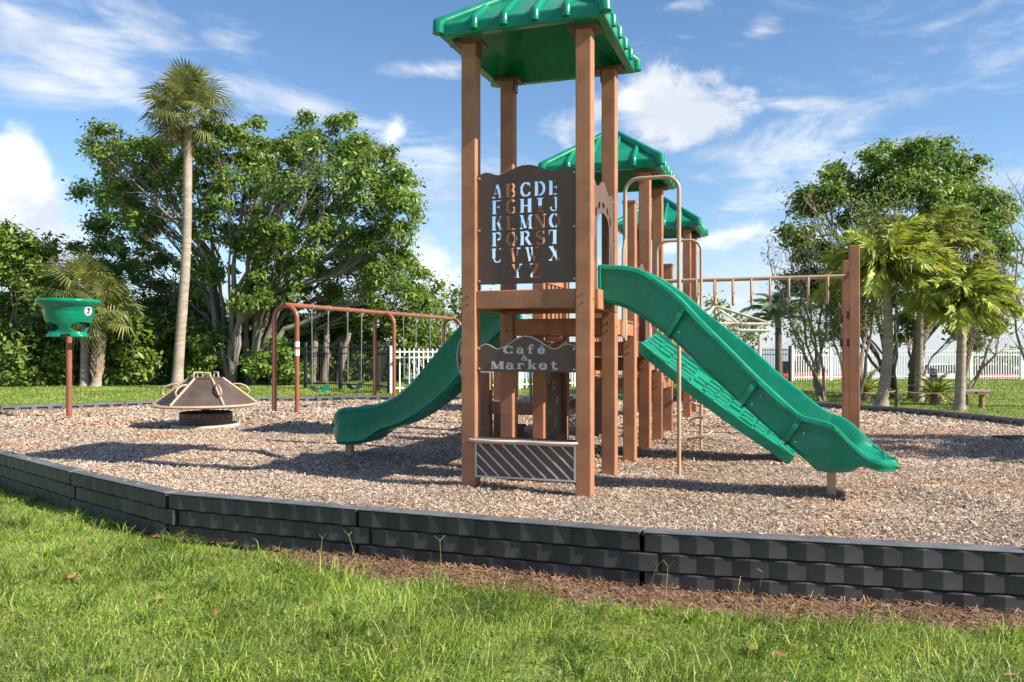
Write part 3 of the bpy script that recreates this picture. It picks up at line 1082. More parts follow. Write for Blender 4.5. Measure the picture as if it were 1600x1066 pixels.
def deck(u0, u1, v0, v1, z, beam=.19):
    d = empty('deck', parent=PS)
    pl = MB()
    pl.box(u0 - .06, u1 + .06, v0 + HP + .005, v1 - HP - .005, z - .045, z - .012)
    pl.build('deck_plate', 'deck_plate', d)
    b = MB(); b.box(u0 + HP + .003, u1 - HP - .003, v0 - .055, v0 + .03, z - beam, z)
    b.build('beam', 'post_plastic', d, bevel=.01)
    b = MB(); b.box(u0 + HP + .003, u1 - HP - .003, v1 - .03, v1 + .05, z - beam, z)
    b.build('beam', 'post_plastic', d, bevel=.01)
    b = MB(); b.box(u1 - .02, u1 + .06, v0 + HP + .003, v1 - HP - .003, z - beam, z)
    b.build('beam', 'post_plastic', d, bevel=.01)
    b = MB(); b.box(u0 - .06, u0 + .02, v0 + HP + .003, v1 - HP - .003, z - beam, z)
    b.build('beam', 'post_plastic', d, bevel=.01)
    g = MB()
    n = 7
    for i in range(1, n):
        v = v0 + (v1 - v0) * i / n
        g.box(u0 + .03, u1 - .03, v - .008, v + .008, z - .13, z - .046)
        u = u0 + (u1 - u0) * i / n
        g.box(u - .008, u + .008, v0 + .04, v1 - .04, z - .128, z - .047)
    g.build('underside_ribs', 'post_plastic', d)
    # diagonal brace plates below the corners
    br = MB()
    for (cu, su) in ((u0, 1), (u1, -1)):
        for (cv, sv) in ((v0, 1), (v1, -1)):
            br.tube([(cu + su * .07, cv + sv * .30, z - .17), (cu + su * .30, cv + sv * .07, z - .17)], .018, 6)
    br.build('corner_brace', 'post_plastic', d)
    return d

Z1, Z2, Z3, Z4, Z5 = 2.06, 1.81, 1.55, 1.33, 1.0
deck(0, S, 0, S, Z1)
deck(0, S, S, V3, Z2)
deck(0, S, V3, V4, Z3)
deck(0, S, V4, V5, Z4)
deck(0, S, V5, V6, Z5)
deck(0, S, V7, V8, 1.2)
# plank bridge between the two far towers
br = empty('bridge', parent=PS)
nb = 14
for i in range(nb):
    v = V6 + .12 + (V7 - V6 - .24) * (i + .5) / nb
    sag = .12 * math.sin(math.pi * (i + .5) / nb)
    m = MB(); m.box(.12, S - .12, v - .085, v + .085, Z5 + .10 * (i / nb) - sag - .03, Z5 + .10 * (i / nb) - sag)
    m.build('plank', 'post_plastic', br, bevel=.006)
for uu in (.06, S - .06):
    m = MB(); m.tube([(uu, V6, Z5 + .85), (uu, (V6 + V7) / 2, Z5 + .74), (uu, V7, Z5 + .95)], .021, 10)
    m.build('handrail', 'tan_pipe', br, smooth=40)
    m = MB()
    for i in range(1, 14):
        v = V6 + (V7 - V6) * i / 14
        m.tube([(uu, v, Z5 - .1), (uu, v, Z5 + .80 - .06 * math.sin(math.pi * i / 14))], .011, 6)
    m.build('baluster', 'tan_pipe', br, smooth=40)

# ---- roofs
def roof(v0, top, over=.25, rise=.62):
    r = empty('roof', (S / 2, v0 + S / 2, top), parent=PS)
    e = S / 2 + over
    fas = .125
    shell = MB()
    ap = .05
    o = [(-e, -e), (e, -e), (e, e), (-e, e)]
    i_ = e - .10
    inn = [(-i_, -i_), (i_, -i_), (i_, i_), (-i_, i_)]
    vs = [(x, y, .0) for x, y in o] + [(x * 1.0, y * 1.0, fas) for x, y in o] + [(sx * ap, sy * ap, fas + rise) for sx, sy in ((-1, -1), (1, -1), (1, 1), (-1, 1))]
    vs += [(x, y, .0) for x, y in inn] + [(x, y, .03) for x, y in inn] + [(sx * .05, sy * .05, rise) for sx, sy in ((-1, -1), (1, -1), (1, 1), (-1, 1))]
    fs = []
    for k in range(4):
        j = (k + 1) % 4
        fs += [(k, j, 4 + j, 4 + k), (4 + k, 4 + j, 8 + j, 8 + k), (j, k, 12 + k, 12 + j), (12 + k, 16 + k, 16 + j, 12 + j), (16 + k, 20 + k, 20 + j, 16 + j)]
    fs += [(8, 9, 10, 11), (23, 22, 21, 20)]
    shell.add(vs, fs)
    shell.build('roof_shell', 'green_plastic', r, bevel=.018, seg=3)
    # hip ridges with rounded ends
    for sx, sy in ((-1, -1), (1, -1), (1, 1), (-1, 1)):
        m = MB()
        a = Vector((sx * (e + .01), sy * (e + .01), .03))
        b = Vector((sx * (e + .005), sy * (e + .005), fas + .01))
        c = Vector((sx * ap, sy * ap, fas + rise + .01))
        m.tube([a, b, b.lerp(c, .06), c], [.060, .066, .058, .050], 12)
        m.build('hip_ridge', 'green_plastic', r, smooth=50)
    # standing ribs
    slope = rise / (e - ap)
    for side in range(4):
        M = Matrix.Rotation(side * math.pi / 2, 4, 'Z')
        for x in (-.56, -.19, .19, .56):
            x = x * e
            m = MB()
            d_end = abs(x) + .03
            p0 = Vector((x, -e - .004, .035))
            p1 = Vector((x, -e - .002, fas + .012))
            p2 = Vector((x, -max(d_end, ap + .02), fas + slope * (e - max(d_end, ap + .02)) + .004))
            m.tube([M @ p for p in (p0, p0.lerp(p1, .9), p1.lerp(p2, .04), p2)], [.040, .046, .042, .036], 10)
            m.build('rib', 'green_plastic', r, smooth=50)
    # steel corner brackets over the posts
    for sx in (-1, 1):
        for sy in (-1, 1):
            m = MB()
            cx, cy = sx * S / 2, sy * S / 2
            m.box(cx - .15, cx + .15, cy - .12, cy + .12, -.035, -.004)
            m.box(cx - sx * (HP + .002), cx - sx * (HP + .018), cy - .06, cy + .06, -.16, -.006)
            m.build('bracket', 'brown_metal', r, bevel=.004)
    return r
roof(0, T1)
roof(V4 + .02, T2)
roof(V7, T3)

# ---- alphabet panel
def wavy_top(x, W, H, rise):
    """outline height across a sign board with a tall middle swell and two shoulders"""
    t = x / W
    a = np.clip(np.abs(t - .5) / .285, 0, 1)
    b = np.clip(np.abs(np.minimum(t, 1 - t) - .095) / .125, 0, 1)
    return H + rise * (.5 + .5 * np.cos(math.pi * a)) ** .85 + rise * .40 * (.5 + .5 * np.cos(math.pi * b))

def bolts(parent, pts, axis='v', d=-1, r=.013):
    for p in pts:
        m = MB()
        q = Vector(p)
        n = Vector((0, d, 0)) if axis == 'v' else Vector((d, 0, 0))
        m.tube([q, q + n * .006, q + n * .010], [r, r, r * .5], 10)
        m.build('bolt', 'steel', parent)

def alphabet():
    W, cell = S - PW + .012, .004
    H0, rise = 1.125, .085
    zb = 2.125
    nx, nz = int(W / cell), int((H0 + rise * 1.02) / cell)
    X, Zg = np.meshgrid((np.arange(nx) + .5) * cell, (np.arange(nz) + .5) * cell)
    solid = Zg < wavy_top(X, W, H0, rise)
    hole = np.zeros_like(solid)
    rows = ['ABCDE', 'FGHIJ', 'KLMNO', 'PQRST', 'U VW X', ' YZ ']
    cw, ch = .126, .146
    x0, pitch, zp = .160, .153, .166
    for r_, row in enumerate(rows):
        z = 1.0 - ch - r_ * zp + .035
        if r_ < 4:
            xs = [x0 + pitch * i for i in range(5)]
            cs = row
        elif r_ == 4:
            cs, xs = 'UVWX', [x0, x0 + 1.22 * pitch, x0 + 2.42 * pitch, x0 + 4 * pitch]
        else:
            cs, xs = 'YZ', [x0 + 1.38 * pitch, x0 + 2.62 * pitch]
        for c, x in zip(cs, xs):
            hole |= text_mask(X, Zg, c, x, z, cw, ch)
    p = raster_board(solid & ~hole, cell, (HP - .006, zb), 'u', -.022, .000).build('alphabet_panel', 'brown_panel', PS)
    tag(p, 'dark brown panel with the alphabet cut through it')
    u0, u1 = HP + .022, S - HP - .022
    bolts(p, [(u, -.022, z) for u in (u0, u1) for z in (zb + .035, zb + .56, zb + 1.10)])
alphabet()

# ---- cafe sign
def cafe():
    W, cell = S - PW + .012, .004
    H0, rise = .275, .13
    zb = 1.222
    nx, nz = int(W / cell), int((H0 + rise * 1.02) / cell)
    X, Zg = np.meshgrid((np.arange(nx) + .5) * cell, (np.arange(nz) + .5) * cell)
    top = wavy_top(X, W, H0 - .045, rise)
    p = raster_board(Zg < top, cell, (HP - .006, zb), 'u', -.024, .0).build('cafe_sign', 'brown_panel', PS)
    tag(p, 'brown sign board reading Café & Market')
    # pale routed edge along the top
    m = MB()
    xs = np.linspace(0, W, 60)
    tz = wavy_top(xs, W, H0 - .045, rise)
    m.tube([(HP - .006 + x, -.012, zb + z) for x, z in zip(xs, tz)], .011, 8)
    m.build('pale_edge', 'cream_edge', p, smooth=60)
    def word(s, x, z, w, h, gap):
        for c in s:
            if c == 'é':
                k_ = text_mask(X, Zg, 'e', x, z, w, h) | text_mask(X, Zg, '_', x, z, w, h)
            else:
                k_ = text_mask(X, Zg, c, x, z, w, h)
            raster_board(k_, cell, (HP - .006, zb), 'u', -.0285, -.0243).build('letter', 'letter_grey', p)
            x += w + gap
    word('C', .290, .187, .118, .078, 0)
    word('afé', .430, .187, .088, .096, .026)
    word('&', .485, .116, .075, .058, 0)
    word('M', .155, .028, .135, .078, 0)
    word('arket', .315, .028, .098, .098, .020)
    bolts(p, [(u, -.024, z) for u in (HP + .022, S - HP - .022) for z in (zb + .03, zb + .235)])
cafe()

# ---- cafe counter
def counter():
    c = empty('counter', parent=PS)
    u0, u1 = HP - .004, S - HP + .004
    z0, z1 = .135, .515
    m = MB(); m.box(u0, u1, -.070, -.048, z0, z1); m.build('counter_front', 'brown_panel', c)
    fr = MB()
    for a in ((u0, u1, z0, z0 + .018), (u0, u1, z1 - .03, z1 - .012), (u0, u0 + .018, z0 + .0182, z1 - .0302), (u1 - .018, u1, z0 + .0182, z1 - .0302)):
        fr.box(a[0], a[1], -.082, -.0705, a[2], a[3])
    fr.build('frame', 'letter_grey', c)
    # slanting light strips, each a piece of its own
    W, Hh = u1 - u0 - .036, z1 - z0 - .048
    ub, zb = u0 + .018, z0 + .018
    k = 1.25          # run per height
    for i in range(-3, 9):
        x_top = W * (i / 8.2) + .02
        pts = []
        # line from (x_top, Hh) downwards to the right
        xa, za, xb, zb_ = x_top, Hh, x_top + Hh * 1 / .95 * 1.0, 0.0
        if xb <= 0.02 or xa >= W - .02:
            continue
        if xa < 0:
            za = Hh * (1 - (-xa) / (xb - xa)); xa = 0
        if xb > W:
            zb_ = za * (xb - W) / (xb - xa); xb = W
        a, b = Vector((ub + xa, 0, zb + za)), Vector((ub + xb, 0, zb + zb_))
        d = (b - a)
        L_ = d.length
        ang = math.atan2(d.z, d.x)
        M = Matrix.Translation(a) @ Matrix.Rotation(-ang, 4, 'Y')
        s = MB(); s.box(.004, L_ - .004, -.079, -.0705, -.0085, .0085, M)
        s.build('strip', 'letter_grey', c)
    t = MB()
    n = 24
    outl = [(-.02, -.02)]
    pts = []
    for i in range(n + 1):
        x = u0 - .05 + (u1 - u0 + .075) * i / n
        y = -.155 + .018 * math.cos(6.3 * 2 * i / n) + (.03 if i in (0, n) else 0)
        pts.append((x, y))
    poly = pts + [(u1 + .02, .10), (u0 - .045, .10)]
    t.prism(poly, 2, z1 - .008, z1 + .022)
    t.build('counter_top', 'brown_panel', c, bevel=.006)
    e = MB(); e.tube([(x, y - .002, z1 + .007) for x, y in pts], .015, 8)
    e.build('pale_edge', 'cream_edge', c, smooth=60)
counter()

# ---- slide entry panels with an arched opening and leaf shaped holes
def entry_panel(v0, v1, zb, H, name='entry_panel', u=S):
    cell = .006
    W = v1 - v0 - PW + .012
    rise = H * .09
    nx, nz = int(W / cell), int((H + rise * 1.02) / cell)
    X, Zg = np.meshgrid((np.arange(nx) + .5) * cell, (np.arange(nz) + .5) * cell)
    sol = Zg < wavy_top(X, W, H - rise * .4, rise)
    cx, hw = W / 2, .30 * W / 1.07
    zc = H * .62
    door = (np.abs(X - cx) < hw) & (Zg < zc) & (Zg > -1)
    arch = ((X - cx) / hw) ** 2 + ((Zg - zc) / (H * .13)) ** 2 < 1
    hole = door | arch
    for a in (25, 58, 90, 122, 155):
        ex, ez = cx + hw * 1.32 * math.cos(R(a)), zc + H * .185 * math.sin(R(a)) + .02
        t = R(a)
        dx, dz = (X - ex), (Zg - ez)
        q = dx * math.cos(t) + dz * math.sin(t)
        r_ = -dx * math.sin(t) + dz * math.cos(t)
        hole |= (q / .032) ** 2 + (r_ / .058) ** 2 < 1
    for sx in (-1, 1):
        hole |= ((X - cx - sx * hw * 1.36) / .018) ** 2 + ((Zg - H * .36) / .13) ** 2 < 1
    p = raster_board(sol & ~hole, cell, (v0 + HP - .006, zb), 'v', u + .035, u + .057).build(name, 'brown_panel', PS)
    bolts(p, [(u + .057, v, z) for v in (v0 + HP + .02, v1 - HP - .02) for z in (zb + .05, zb + H * .5, zb + H - .07)], 'u', 1)
    return p
entry_panel(0, S, Z1 + .02, 1.10)
entry_panel(V3, V4, Z3 + .02, 1.0)
# plain barrier boards on the other sides
def barrier(u0, u1, v0, v1, zb, H):
    n = 5
    b = empty('barrier', parent=PS)
    along_u = abs(u1 - u0) > abs(v1 - v0)
    L_ = (u1 - u0 if along_u else v1 - v0) - PW
    for z in (zb + .06, zb + H):
        m = MB()
        if along_u:
            m.box(u0 + HP, u1 - HP, v0 - .03, v0 + .03, z - .045, z + .045)
        else:
            m.box(u0 - .03, u0 + .03, v0 + HP, v1 - HP, z - .045, z + .045)
        m.build('rail', 'post_plastic', b, bevel=.008)
    for i in range(n):
        s = HP + L_ * (i + .5) / n
        m = MB()
        if along_u:
            m.box(u0 + s - .04, u0 + s + .04, v0 - .018, v0 + .018, zb + .106, zb + H - .046)
        else:
            m.box(u0 - .018, u0 + .018, v0 + s - .04, v0 + s + .04, zb + .106, zb + H - .046)
        m.build('slat', 'post_plastic', b, bevel=.006)
barrier(0, 0, V3, V4, Z3, .85)
barrier(0, 0, V5, V6, Z5, .85)
barrier(0, S, V8, V8, 1.2, .8)
barrier(0, 0, V7, V8, 1.2, .8)

# ---- slides
def slide_part(name, rim, bot, vc, hw, m, s_list, sgn=1, rim_far=None, joints=(), groove=0.0, tilt=lambda s: 0.0):
    """U-channel: slices along the run leaning square to the slope; rim and underside heights from the tables"""
    secs = []
    for s in s_list:
        zb = smooth_interp(bot, s)
        w = hw(s)
        tl = tilt(s)
        ins = 0.0
        for s0 in joints:
            e_ = s - s0
            if e_ > 0:
                ins = max(ins, .055 * max(0.0, 1 - e_ / .30) ** 1.2)
            elif e_ > -.04:
                ins = min(ins, -.012)
        side = []
        for k, tab in enumerate((rim, rim_far or rim)):
            zr = smooth_interp(tab, s)
            for _ in range(12):
                zr = .5 * zr + .5 * smooth_interp(tab, s + tl * (zr - zb))
            h = max(zr - zb, .05)
            fl = min(zb + .10, zr - .02) if h > .14 else zb + h * .5
            r_ = min(.035, h * .3)
            g = groove
            side.append([(-w + .055 + max(ins, 0), zb), (-w + .018 + ins, zb + .10 * h), (-w + .014 + ins + g, zb + .50 * h), (-w + .012 + ins * .9 - g * .2, zb + .66 * h), (-w + .012 + max(ins, 0) * .5, zr - r_ * 2.1), (-w, zr - r_ * 1.3), (-w + .010, zr - r_ * .35), (-w + .036, zr),
                   (-w + .062, zr - r_ * .3), (-w + .078, zr - r_ * 1.4), (-w + .092, fl + .30 * h), (-w + .125, fl + .05), (-w + .19, fl + .012), (0, fl)])
        full = side[0] + [(-a, b) for a, b in reversed(side[1][:-1])]
        secs.append([((s + tl * (b - zb)) * sgn, vc + a, b) for a, b in full])
    mb = MB().loft(secs)
    o = mb.build(name, m, PS, smooth=38)
    return o

R_rim = [(1.28, 2.33), (1.35, 2.33), (1.62, 2.30), (1.78, 2.24), (2.1, 2.0), (2.32, 1.76), (2.64, 1.43), (2.84, 1.22), (3.1, .97), (3.27, .83), (3.42, .79), (3.54, .75), (3.68, .61), (3.84, .47), (3.98, .425), (4.07, .405), (4.12, .375)]
R_bot = [(1.28, 1.95), (1.34, 1.94), (1.61, 1.85), (2.02, 1.56), (2.35, 1.25), (2.75, .87), (3.13, .53), (3.32, .37), (3.40, .30), (3.70, .30), (3.78, .35), (3.95, .315), (4.07, .315), (4.12, .345)]
def hwR(s):
    return .30 + .03 * float(sstep(3.1, 3.5, s)) - .13 * float(sstep(3.86, 4.14, s)) ** 2.0
R_far = [(1.28, 2.33), (1.35, 2.33), (1.62, 2.31), (1.78, 2.26), (2.1, 2.05), (2.32, 1.85), (2.64, 1.59), (2.84, 1.42), (3.1, 1.17), (3.27, 1.03), (3.42, .90), (3.54, .82), (3.66, .775), (3.78, .69), (3.90, .565), (4.0, .475), (4.07, .425), (4.12, .38)]
JOINTS = (2.0, 2.72, 3.12)
ss = sorted(list(np.linspace(1.28, 3.8, 72)) + list(np.linspace(3.82, 4.12, 24)) + [q + e for q in JOINTS for e in (-.042, -.038, -.001, .001)])
def tiltR(s):
    return .62 * float(sstep(1.32, 1.95, s)) * (1 - float(sstep(3.2, 3.62, s)))
sl = slide_part('slide', R_rim, R_bot, .61, hwR, 'green_plastic', ss, 1, R_far, JOINTS, tilt=tiltR)
tag(sl, 'bright green straight wave slide on the right of the tall tower')
# bed-way flange seams
for s0 in (1.30,) + JOINTS:
    zr, zb = smooth_interp(R_rim, s0), smooth_interp(R_bot, s0)
    dz = smooth_interp(R_rim, s0 + .05) - smooth_interp(R_rim, s0 - .05)
    sl_ = Vector((.1, 0, dz)).normalized()
    up = Vector((-sl_.z, 0, sl_.x))
    h = (zr - zb) * up.z
    c = Vector((s0, 0, zb))
    m = MB()
    for sv in (-1, 1):
        v = .61 + sv * (hwR(s0) + .002)
        p0 = c + sl_ * (up.x * 0) + Vector((0, v, 0))
        M = Matrix.Translation(p0) @ Matrix.Rotation(-math.atan2(sl_.z, sl_.x), 4, 'Y')
        if s0 < 1.5:
            m.box(-.014, .014, (-.010 if sv < 0 else -.02), (.02 if sv < 0 else .010), .02, h - .02, M)
    m.box(-.014, .014, -hwR(s0) + .05, hwR(s0) - .05, -.018, .0, Matrix.Translation(c + Vector((0, .61, 0))) @ Matrix.Rotation(-math.atan2(sl_.z, sl_.x), 4, 'Y'))
    m.build('flange', 'green_plastic', sl, bevel=.01)
    for f in (.25, .62):
        bb = MB()
        q = c + up * (h * f) + sl_ * .045 + Vector((0, .61 - hwR(s0) + .005, 0))
        bb.tube([q + Vector((0, .046, 0)), q + Vector((0, .062, 0))], .010, 8)
        bb.build('bolt', 'steel', sl)
m = MB(); m.box(3.50, 3.58, .57, .65, -.2, .31); m.build('slide_foot', 'concrete' if False else 'tan_pipe', sl, bevel=.006)

L_rim = [(-.06, 2.10), (.1, 2.12), (.28, 2.05), (.45, 1.95), (.65, 1.79), (.91, 1.53), (1.13, 1.29), (1.35, 1.04), (1.58, .85), (1.81, .76), (2.04, .71), (2.30, .695), (2.44, .65), (2.54, .56), (2.59, .47)]
L_bot = [(-.06, 1.70), (.16, 1.63), (.4, 1.42), (.67, 1.12), (.91, .87), (1.13, .70), (1.35, .565), (1.58, .46), (1.82, .385), (1.95, .30), (2.07, .23), (2.46, .21), (2.54, .30), (2.59, .36)]
def hwL(s):
    return .29 - .14 * float(sstep(2.36, 2.60, s)) ** 1.5
sl2 = slide_part('slide', L_rim, L_bot, 1.66, hwL, 'dark_green_plastic' if False else 'green_plastic', list(np.linspace(.06, 2.4, 60)) + list(np.linspace(2.42, 2.59, 12)), -1, groove=.022)
tag(sl2, 'curved green slide reaching left behind the tall tower')
m = MB(); m.box(-2.44, -2.35, 1.62, 1.70, -.2, .23); m.build('slide_foot', 'tan_pipe', sl2, bevel=.006)

# ---- climbing ramp
def ramp():
    u0, u1, z0, z1 = 1.30, 3.22, 1.53, .10
    d = Vector((u1 - u0, 0, z1 - z0))
    L_ = d.length
    r = empty('climbing_ramp', (u0, (V3 + V4) / 2, z0), parent=PS)
    tag(r, 'sloping green climbing ramp with moulded stone grips')
    r.rotation_euler = (0, math.atan2(-(z1 - z0), u1 - u0), 0)
    hw = .44
    def bank(y):
        t = (y + hw) / (2 * hw)
        return .20 * t ** 1.4
    m = MB()
    secs = []
    for s in np.linspace(0, L_, 24):
        dip = -.05 * math.sin(math.pi * s / L_)
        top = [(s, y, dip + bank(y)) for y in np.linspace(-hw + .06, hw - .06, 9)]
        secs.append([(s, -hw, dip - .09), (s, -hw, dip + .03), (s, -hw + .05, dip + .03)] + top + [(s, hw - .05, dip + .03 + bank(hw)), (s, hw, dip + .03 + bank(hw)), (s, hw, dip - .09 + bank(hw))])
    m.loft(secs)
    m.build('ramp_bed', 'green_plastic', r, smooth=35)
    rnd = random.Random(3)
    mesh_v = []
    for k in range(5):
        q = MB()
        lx, ly = .075 + .02 * k / 4, .060
        q.loft([[(-lx, -ly, 0), (lx, -ly * .9, 0), (lx * .95, ly, 0), (-lx * .9, ly * .95, 0)],
                [(-lx * .85, -ly * .8, .030), (lx * .8, -ly * .75, .034), (lx * .78, ly * .8, .03), (-lx * .75, ly * .75, .028)]])
        mesh_v.append(q.mesh('grip', 'green_plastic'))
    nrow = 12
    for i in range(nrow):
        s = .12 + (L_ - .24) * i / (nrow - 1)
        dip = -.05 * math.sin(math.pi * s / L_)
        for j in range(5):
            if rnd.random() < .12:
                continue
            y = -hw + .13 + (2 * hw - .26) * (j + (.25 if i % 2 else -.0)) / 4.25
            link('grip', rnd.choice(mesh_v), r, (s + rnd.uniform(-.02, .02), y, dip + bank(y) - .004), (R(14), 0, rnd.uniform(-.2, .2)), (1.1, 1.15, 1.0))
    f = MB(); f.box(u1 - .12, u1 - .04, (V3 + V4) / 2 - .35, (V3 + V4) / 2 - .27, -.2, .14)
    f.box(u1 - .12, u1 - .04, (V3 + V4) / 2 + .27, (V3 + V4) / 2 + .35, -.2, .14)
    f.build('ramp_foot', 'post_plastic', PS, bevel=.006)
    h = MB(); h.box(u0 - .055, u0 - .003, V3 + .03, V4 - .03, z0 - .17, z0 + .005)
    h.build('ramp_header', 'post_plastic', PS, bevel=.008)
ramp()
m = MB(); m.box(S + .062, S + .115, HP + .02, S - HP - .02, Z1 - .20, Z1 + .005); m.build('slide_header', 'post_plastic', PS, bevel=.008)

# ---- fireman pole with looped handrail, spiral pole
def loop_rail(uA, uB, v, ztop, zA, zB, r=.024, rc=.16, name='fire_pole'):
    o = empty(name, parent=PS)
    m = MB()
    pts = [(uA, v, zA), (uA, v, ztop - rc)] + [tuple(p) for p in arc_pts((uA + rc, v, ztop - rc), rc, 180, 90, 8)][1:] + \
          [tuple(p) for p in arc_pts((uB - rc, v, ztop - rc), rc, 90, 0, 8)] + [(uB, v, zB)]
    m.tube(pts, r, 12)
    m.build('pole', 'tan_pipe', o, smooth=50)
    return o
fp = loop_rail(S + .10, 1.95, S + .42, 3.47, Z2 - .25, -.2)
tag(fp, 'tan sliding pole with a rounded handrail loop')
m = MB()
for dv in (-.05, .05):
    m.tube([(S + .085, S + .42 + dv, Z2 - .22), (S + .085, S + .42 + dv, 2.62), (S + .10, S + .42 + dv * .4, 2.75)], .018, 8)
m.box(S + .061, S + .08, S + .33, S + .52, Z2 - .20, Z2 - .02)
m.build('handrail', 'tan_pipe', fp, smooth=40)
sp = loop_rail(S + .08, 1.95, (V4 + V5) / 2, 3.08, Z4 - .2, -.2, .022)
tag(sp, 'tan spiral climber pole with a coil around it')
m = MB()
cx, cv = 1.95, (V4 + V5) / 2
pts = []
for i in range(16 * 6 + 1):
    a = 2 * math.pi * i / 16
    z = .06 + 1.75 * i / 96
    pts.append((cx + .155 * math.cos(a + 2.4), cv + .155 * math.sin(a + 2.4), z))
m.tube([(cx, cv, 1.86)] + list(reversed(pts)) + [(cx + .2, cv, .0)], .0155, 8)
m.build('coil', 'tan_pipe', sp, smooth=50)

# ---- overhead loop ladder
def ladder():
    o = empty('overhead_ladder', parent=PS)
    tag(o, 'tan overhead rail with hanging loop rungs ending at brown posts')
    v = (V5 + V6) / 2 - .1
    uE, z = 4.03, 2.575
    m = MB(); m.tube([(S - .1, v, z), (uE + .02, v, z)], .032, 12)
    m.build('rail', 'tan_pipe', o, smooth=50)
    n = 9
    rung = MB()
    w, h = .13, .36
    pts = [(0, -w, 0)] + [(0, -w * (1.0 + .12 * math.sin(math.pi * k / 6)), -h * .75 * k / 6) for k in range(1, 7)] + [tuple(p) for p in arc_pts((0, 0, -h * .75), w, 180, 360, 8, (0, 1, 0))][1:] + \
          [(0, w * (1.0 + .12 * math.sin(math.pi * k / 6)), -h * .75 * k / 6) for k in range(5, -1, -1)]
    rung.tube(pts, .0165, 8)
    rung.tube([(0, -w, .0), (0, w, .0)], .018, 8)
    me = rung.mesh('loop_rung', 'tan_pipe', 50)
    for i in range(n):
        u = S + .28 + (uE - S - .55) * i / (n - 1)
        link('loop_rung', me, o, (u, v, z - .012))
    cb = MB(); cb.tube([(uE, V5 - .02, z), (uE, V6, z)], .03, 10)
    cb.build('cross_bar', 'brown_metal', o, smooth=50)
    cb = MB(); cb.tube([(S, V5, z), (S, V6, z)], .03, 10)
    cb.build('cross_bar', 'brown_metal', o, smooth=50)
    for (u, vv, tp) in ((uE + .06, V5 - .15, 2.96), (uE + .06, V6 - .12, 2.88), (uE + .12, V6 + .88, 2.56)):
        p = MB(); p.box(u - .07, u + .07, vv - .075, vv + .075, -.3, tp)
        p.build('end_post', 'post_plastic', o, bevel=.01)
        for zz in (1.55, 1.95):
            k = MB(); k.box(u - .11, u - .072, vv - .05, vv - .01, zz - .06, zz + .06)
            k.build('clamp', 'brown_metal', o, bevel=.006)
ladder()

# ---- transfer deck, bubble panel, hand loop, play panel underneath
td = empty('transfer_deck', parent=PS)
tag(td, 'low brown transfer platform left of the structure')
tu0, tu1, tv0, tv1, tz = -S, -.02, V4, V5, .64
m = MB(); m.box(tu0 - .06, tu1 - .08, tv0 + .02, tv1 - .02, tz - .05, tz - .004); m.build('deck_plate', 'deck_plate', td)
for (a, b, c, d) in ((tu0 + HP, tu1 - .08, tv0 - .05, tv0 + .018), (tu0 + HP, tu1 - .08, tv1 - .018, tv1 + .05)):
    m = MB(); m.box(a, b, c, d, tz - .18, tz); m.build('beam', 'post_plastic', td, bevel=.008)
for (u, vv, tp) in ((tu0, tv0, 1.1), (tu0, tv0 + .62, 1.62), (tu0, tv1, 1.1)):
    m = MB(); m.box(u - HP, u + HP, vv - HP, vv + HP, -.3, tp); m.build('post', 'post_plastic', td, bevel=.012)
m = MB(); m.box(tu0 + .3, tu0 + .66, tv0 - .46, tv0 - .06, .28, .33); m.box(tu0 + .32, tu0 + .38, tv0 - .44, tv0 - .08, -.2, .28); m.box(tu0 + .58, tu0 + .64, tv0 - .44, tv0 - .08, -.2, .28)
m.build('step', 'deck_plate', td)
m = MB()
m.tube([(-.5, tv0 - .02, tz)] + [tuple(p) for p in arc_pts((-.29, tv0 - .02, 1.58), .21, 180, 0, 12)] + [(-.08, tv0 - .02, tz)], .022, 10)
m.build('hand_loop', 'tan_pipe', td, smooth=50)

def bubble():
    b = empty('half_round_board', parent=PS)
    zc, r_ = 1.37, .215
    n = 24
    poly = [(-HP - .115 - .09 + 0, 0)]
    arc = [(-HP - .004 - .095 * math.sin(math.pi * i / n), zc + r_ * math.cos(math.pi * i / n)) for i in range(n + 1)]
    m = MB(); m.prism(arc, 1, .06, .105); m.build('board', 'brown_panel', b)
    e = MB(); e.tube([(x, .082, z) for x, z in arc], .016, 10); e.build('pale_edge', 'cream_edge', b, smooth=60)
    s = MB(); s.box(-HP - .030, -HP - .004, .0, .055, zc - .26, zc + .26); s.build('side_strip', 'letter_grey', b, bevel=.004)
    for zz in (zc + .08, zc - .12):
        k = MB(); k.box(-HP - .052, -HP - .034, .030, .058, zz - .08, zz + .05); k.build('slot_plate', 'letter_grey', b)
bubble()

pp = MB(); pp.box(-.012, .012, V3 + HP + .004, V4 - HP - .004, .22, 1.30)
ppo = pp.build('play_panel', 'brown_panel', PS)
tag(ppo, 'dark play panel with pale routed shapes below the deck')
rnd = random.Random(5)
for k, (vv, zz) in enumerate(((.30, 1.05), (.55, .95), (.72, .72), (.38, .62), (.62, .42))):
    q = MB()
    c = (.0175, V3 + HP + vv, zz)
    q.tube([tuple(p) for p in arc_pts(c, .055 + .02 * rnd.random(), rnd.uniform(0, 200), rnd.uniform(300, 520), 9, (0, 1, 0))], .0085, 6)
    q.build('routed_shape', 'letter_grey', ppo)

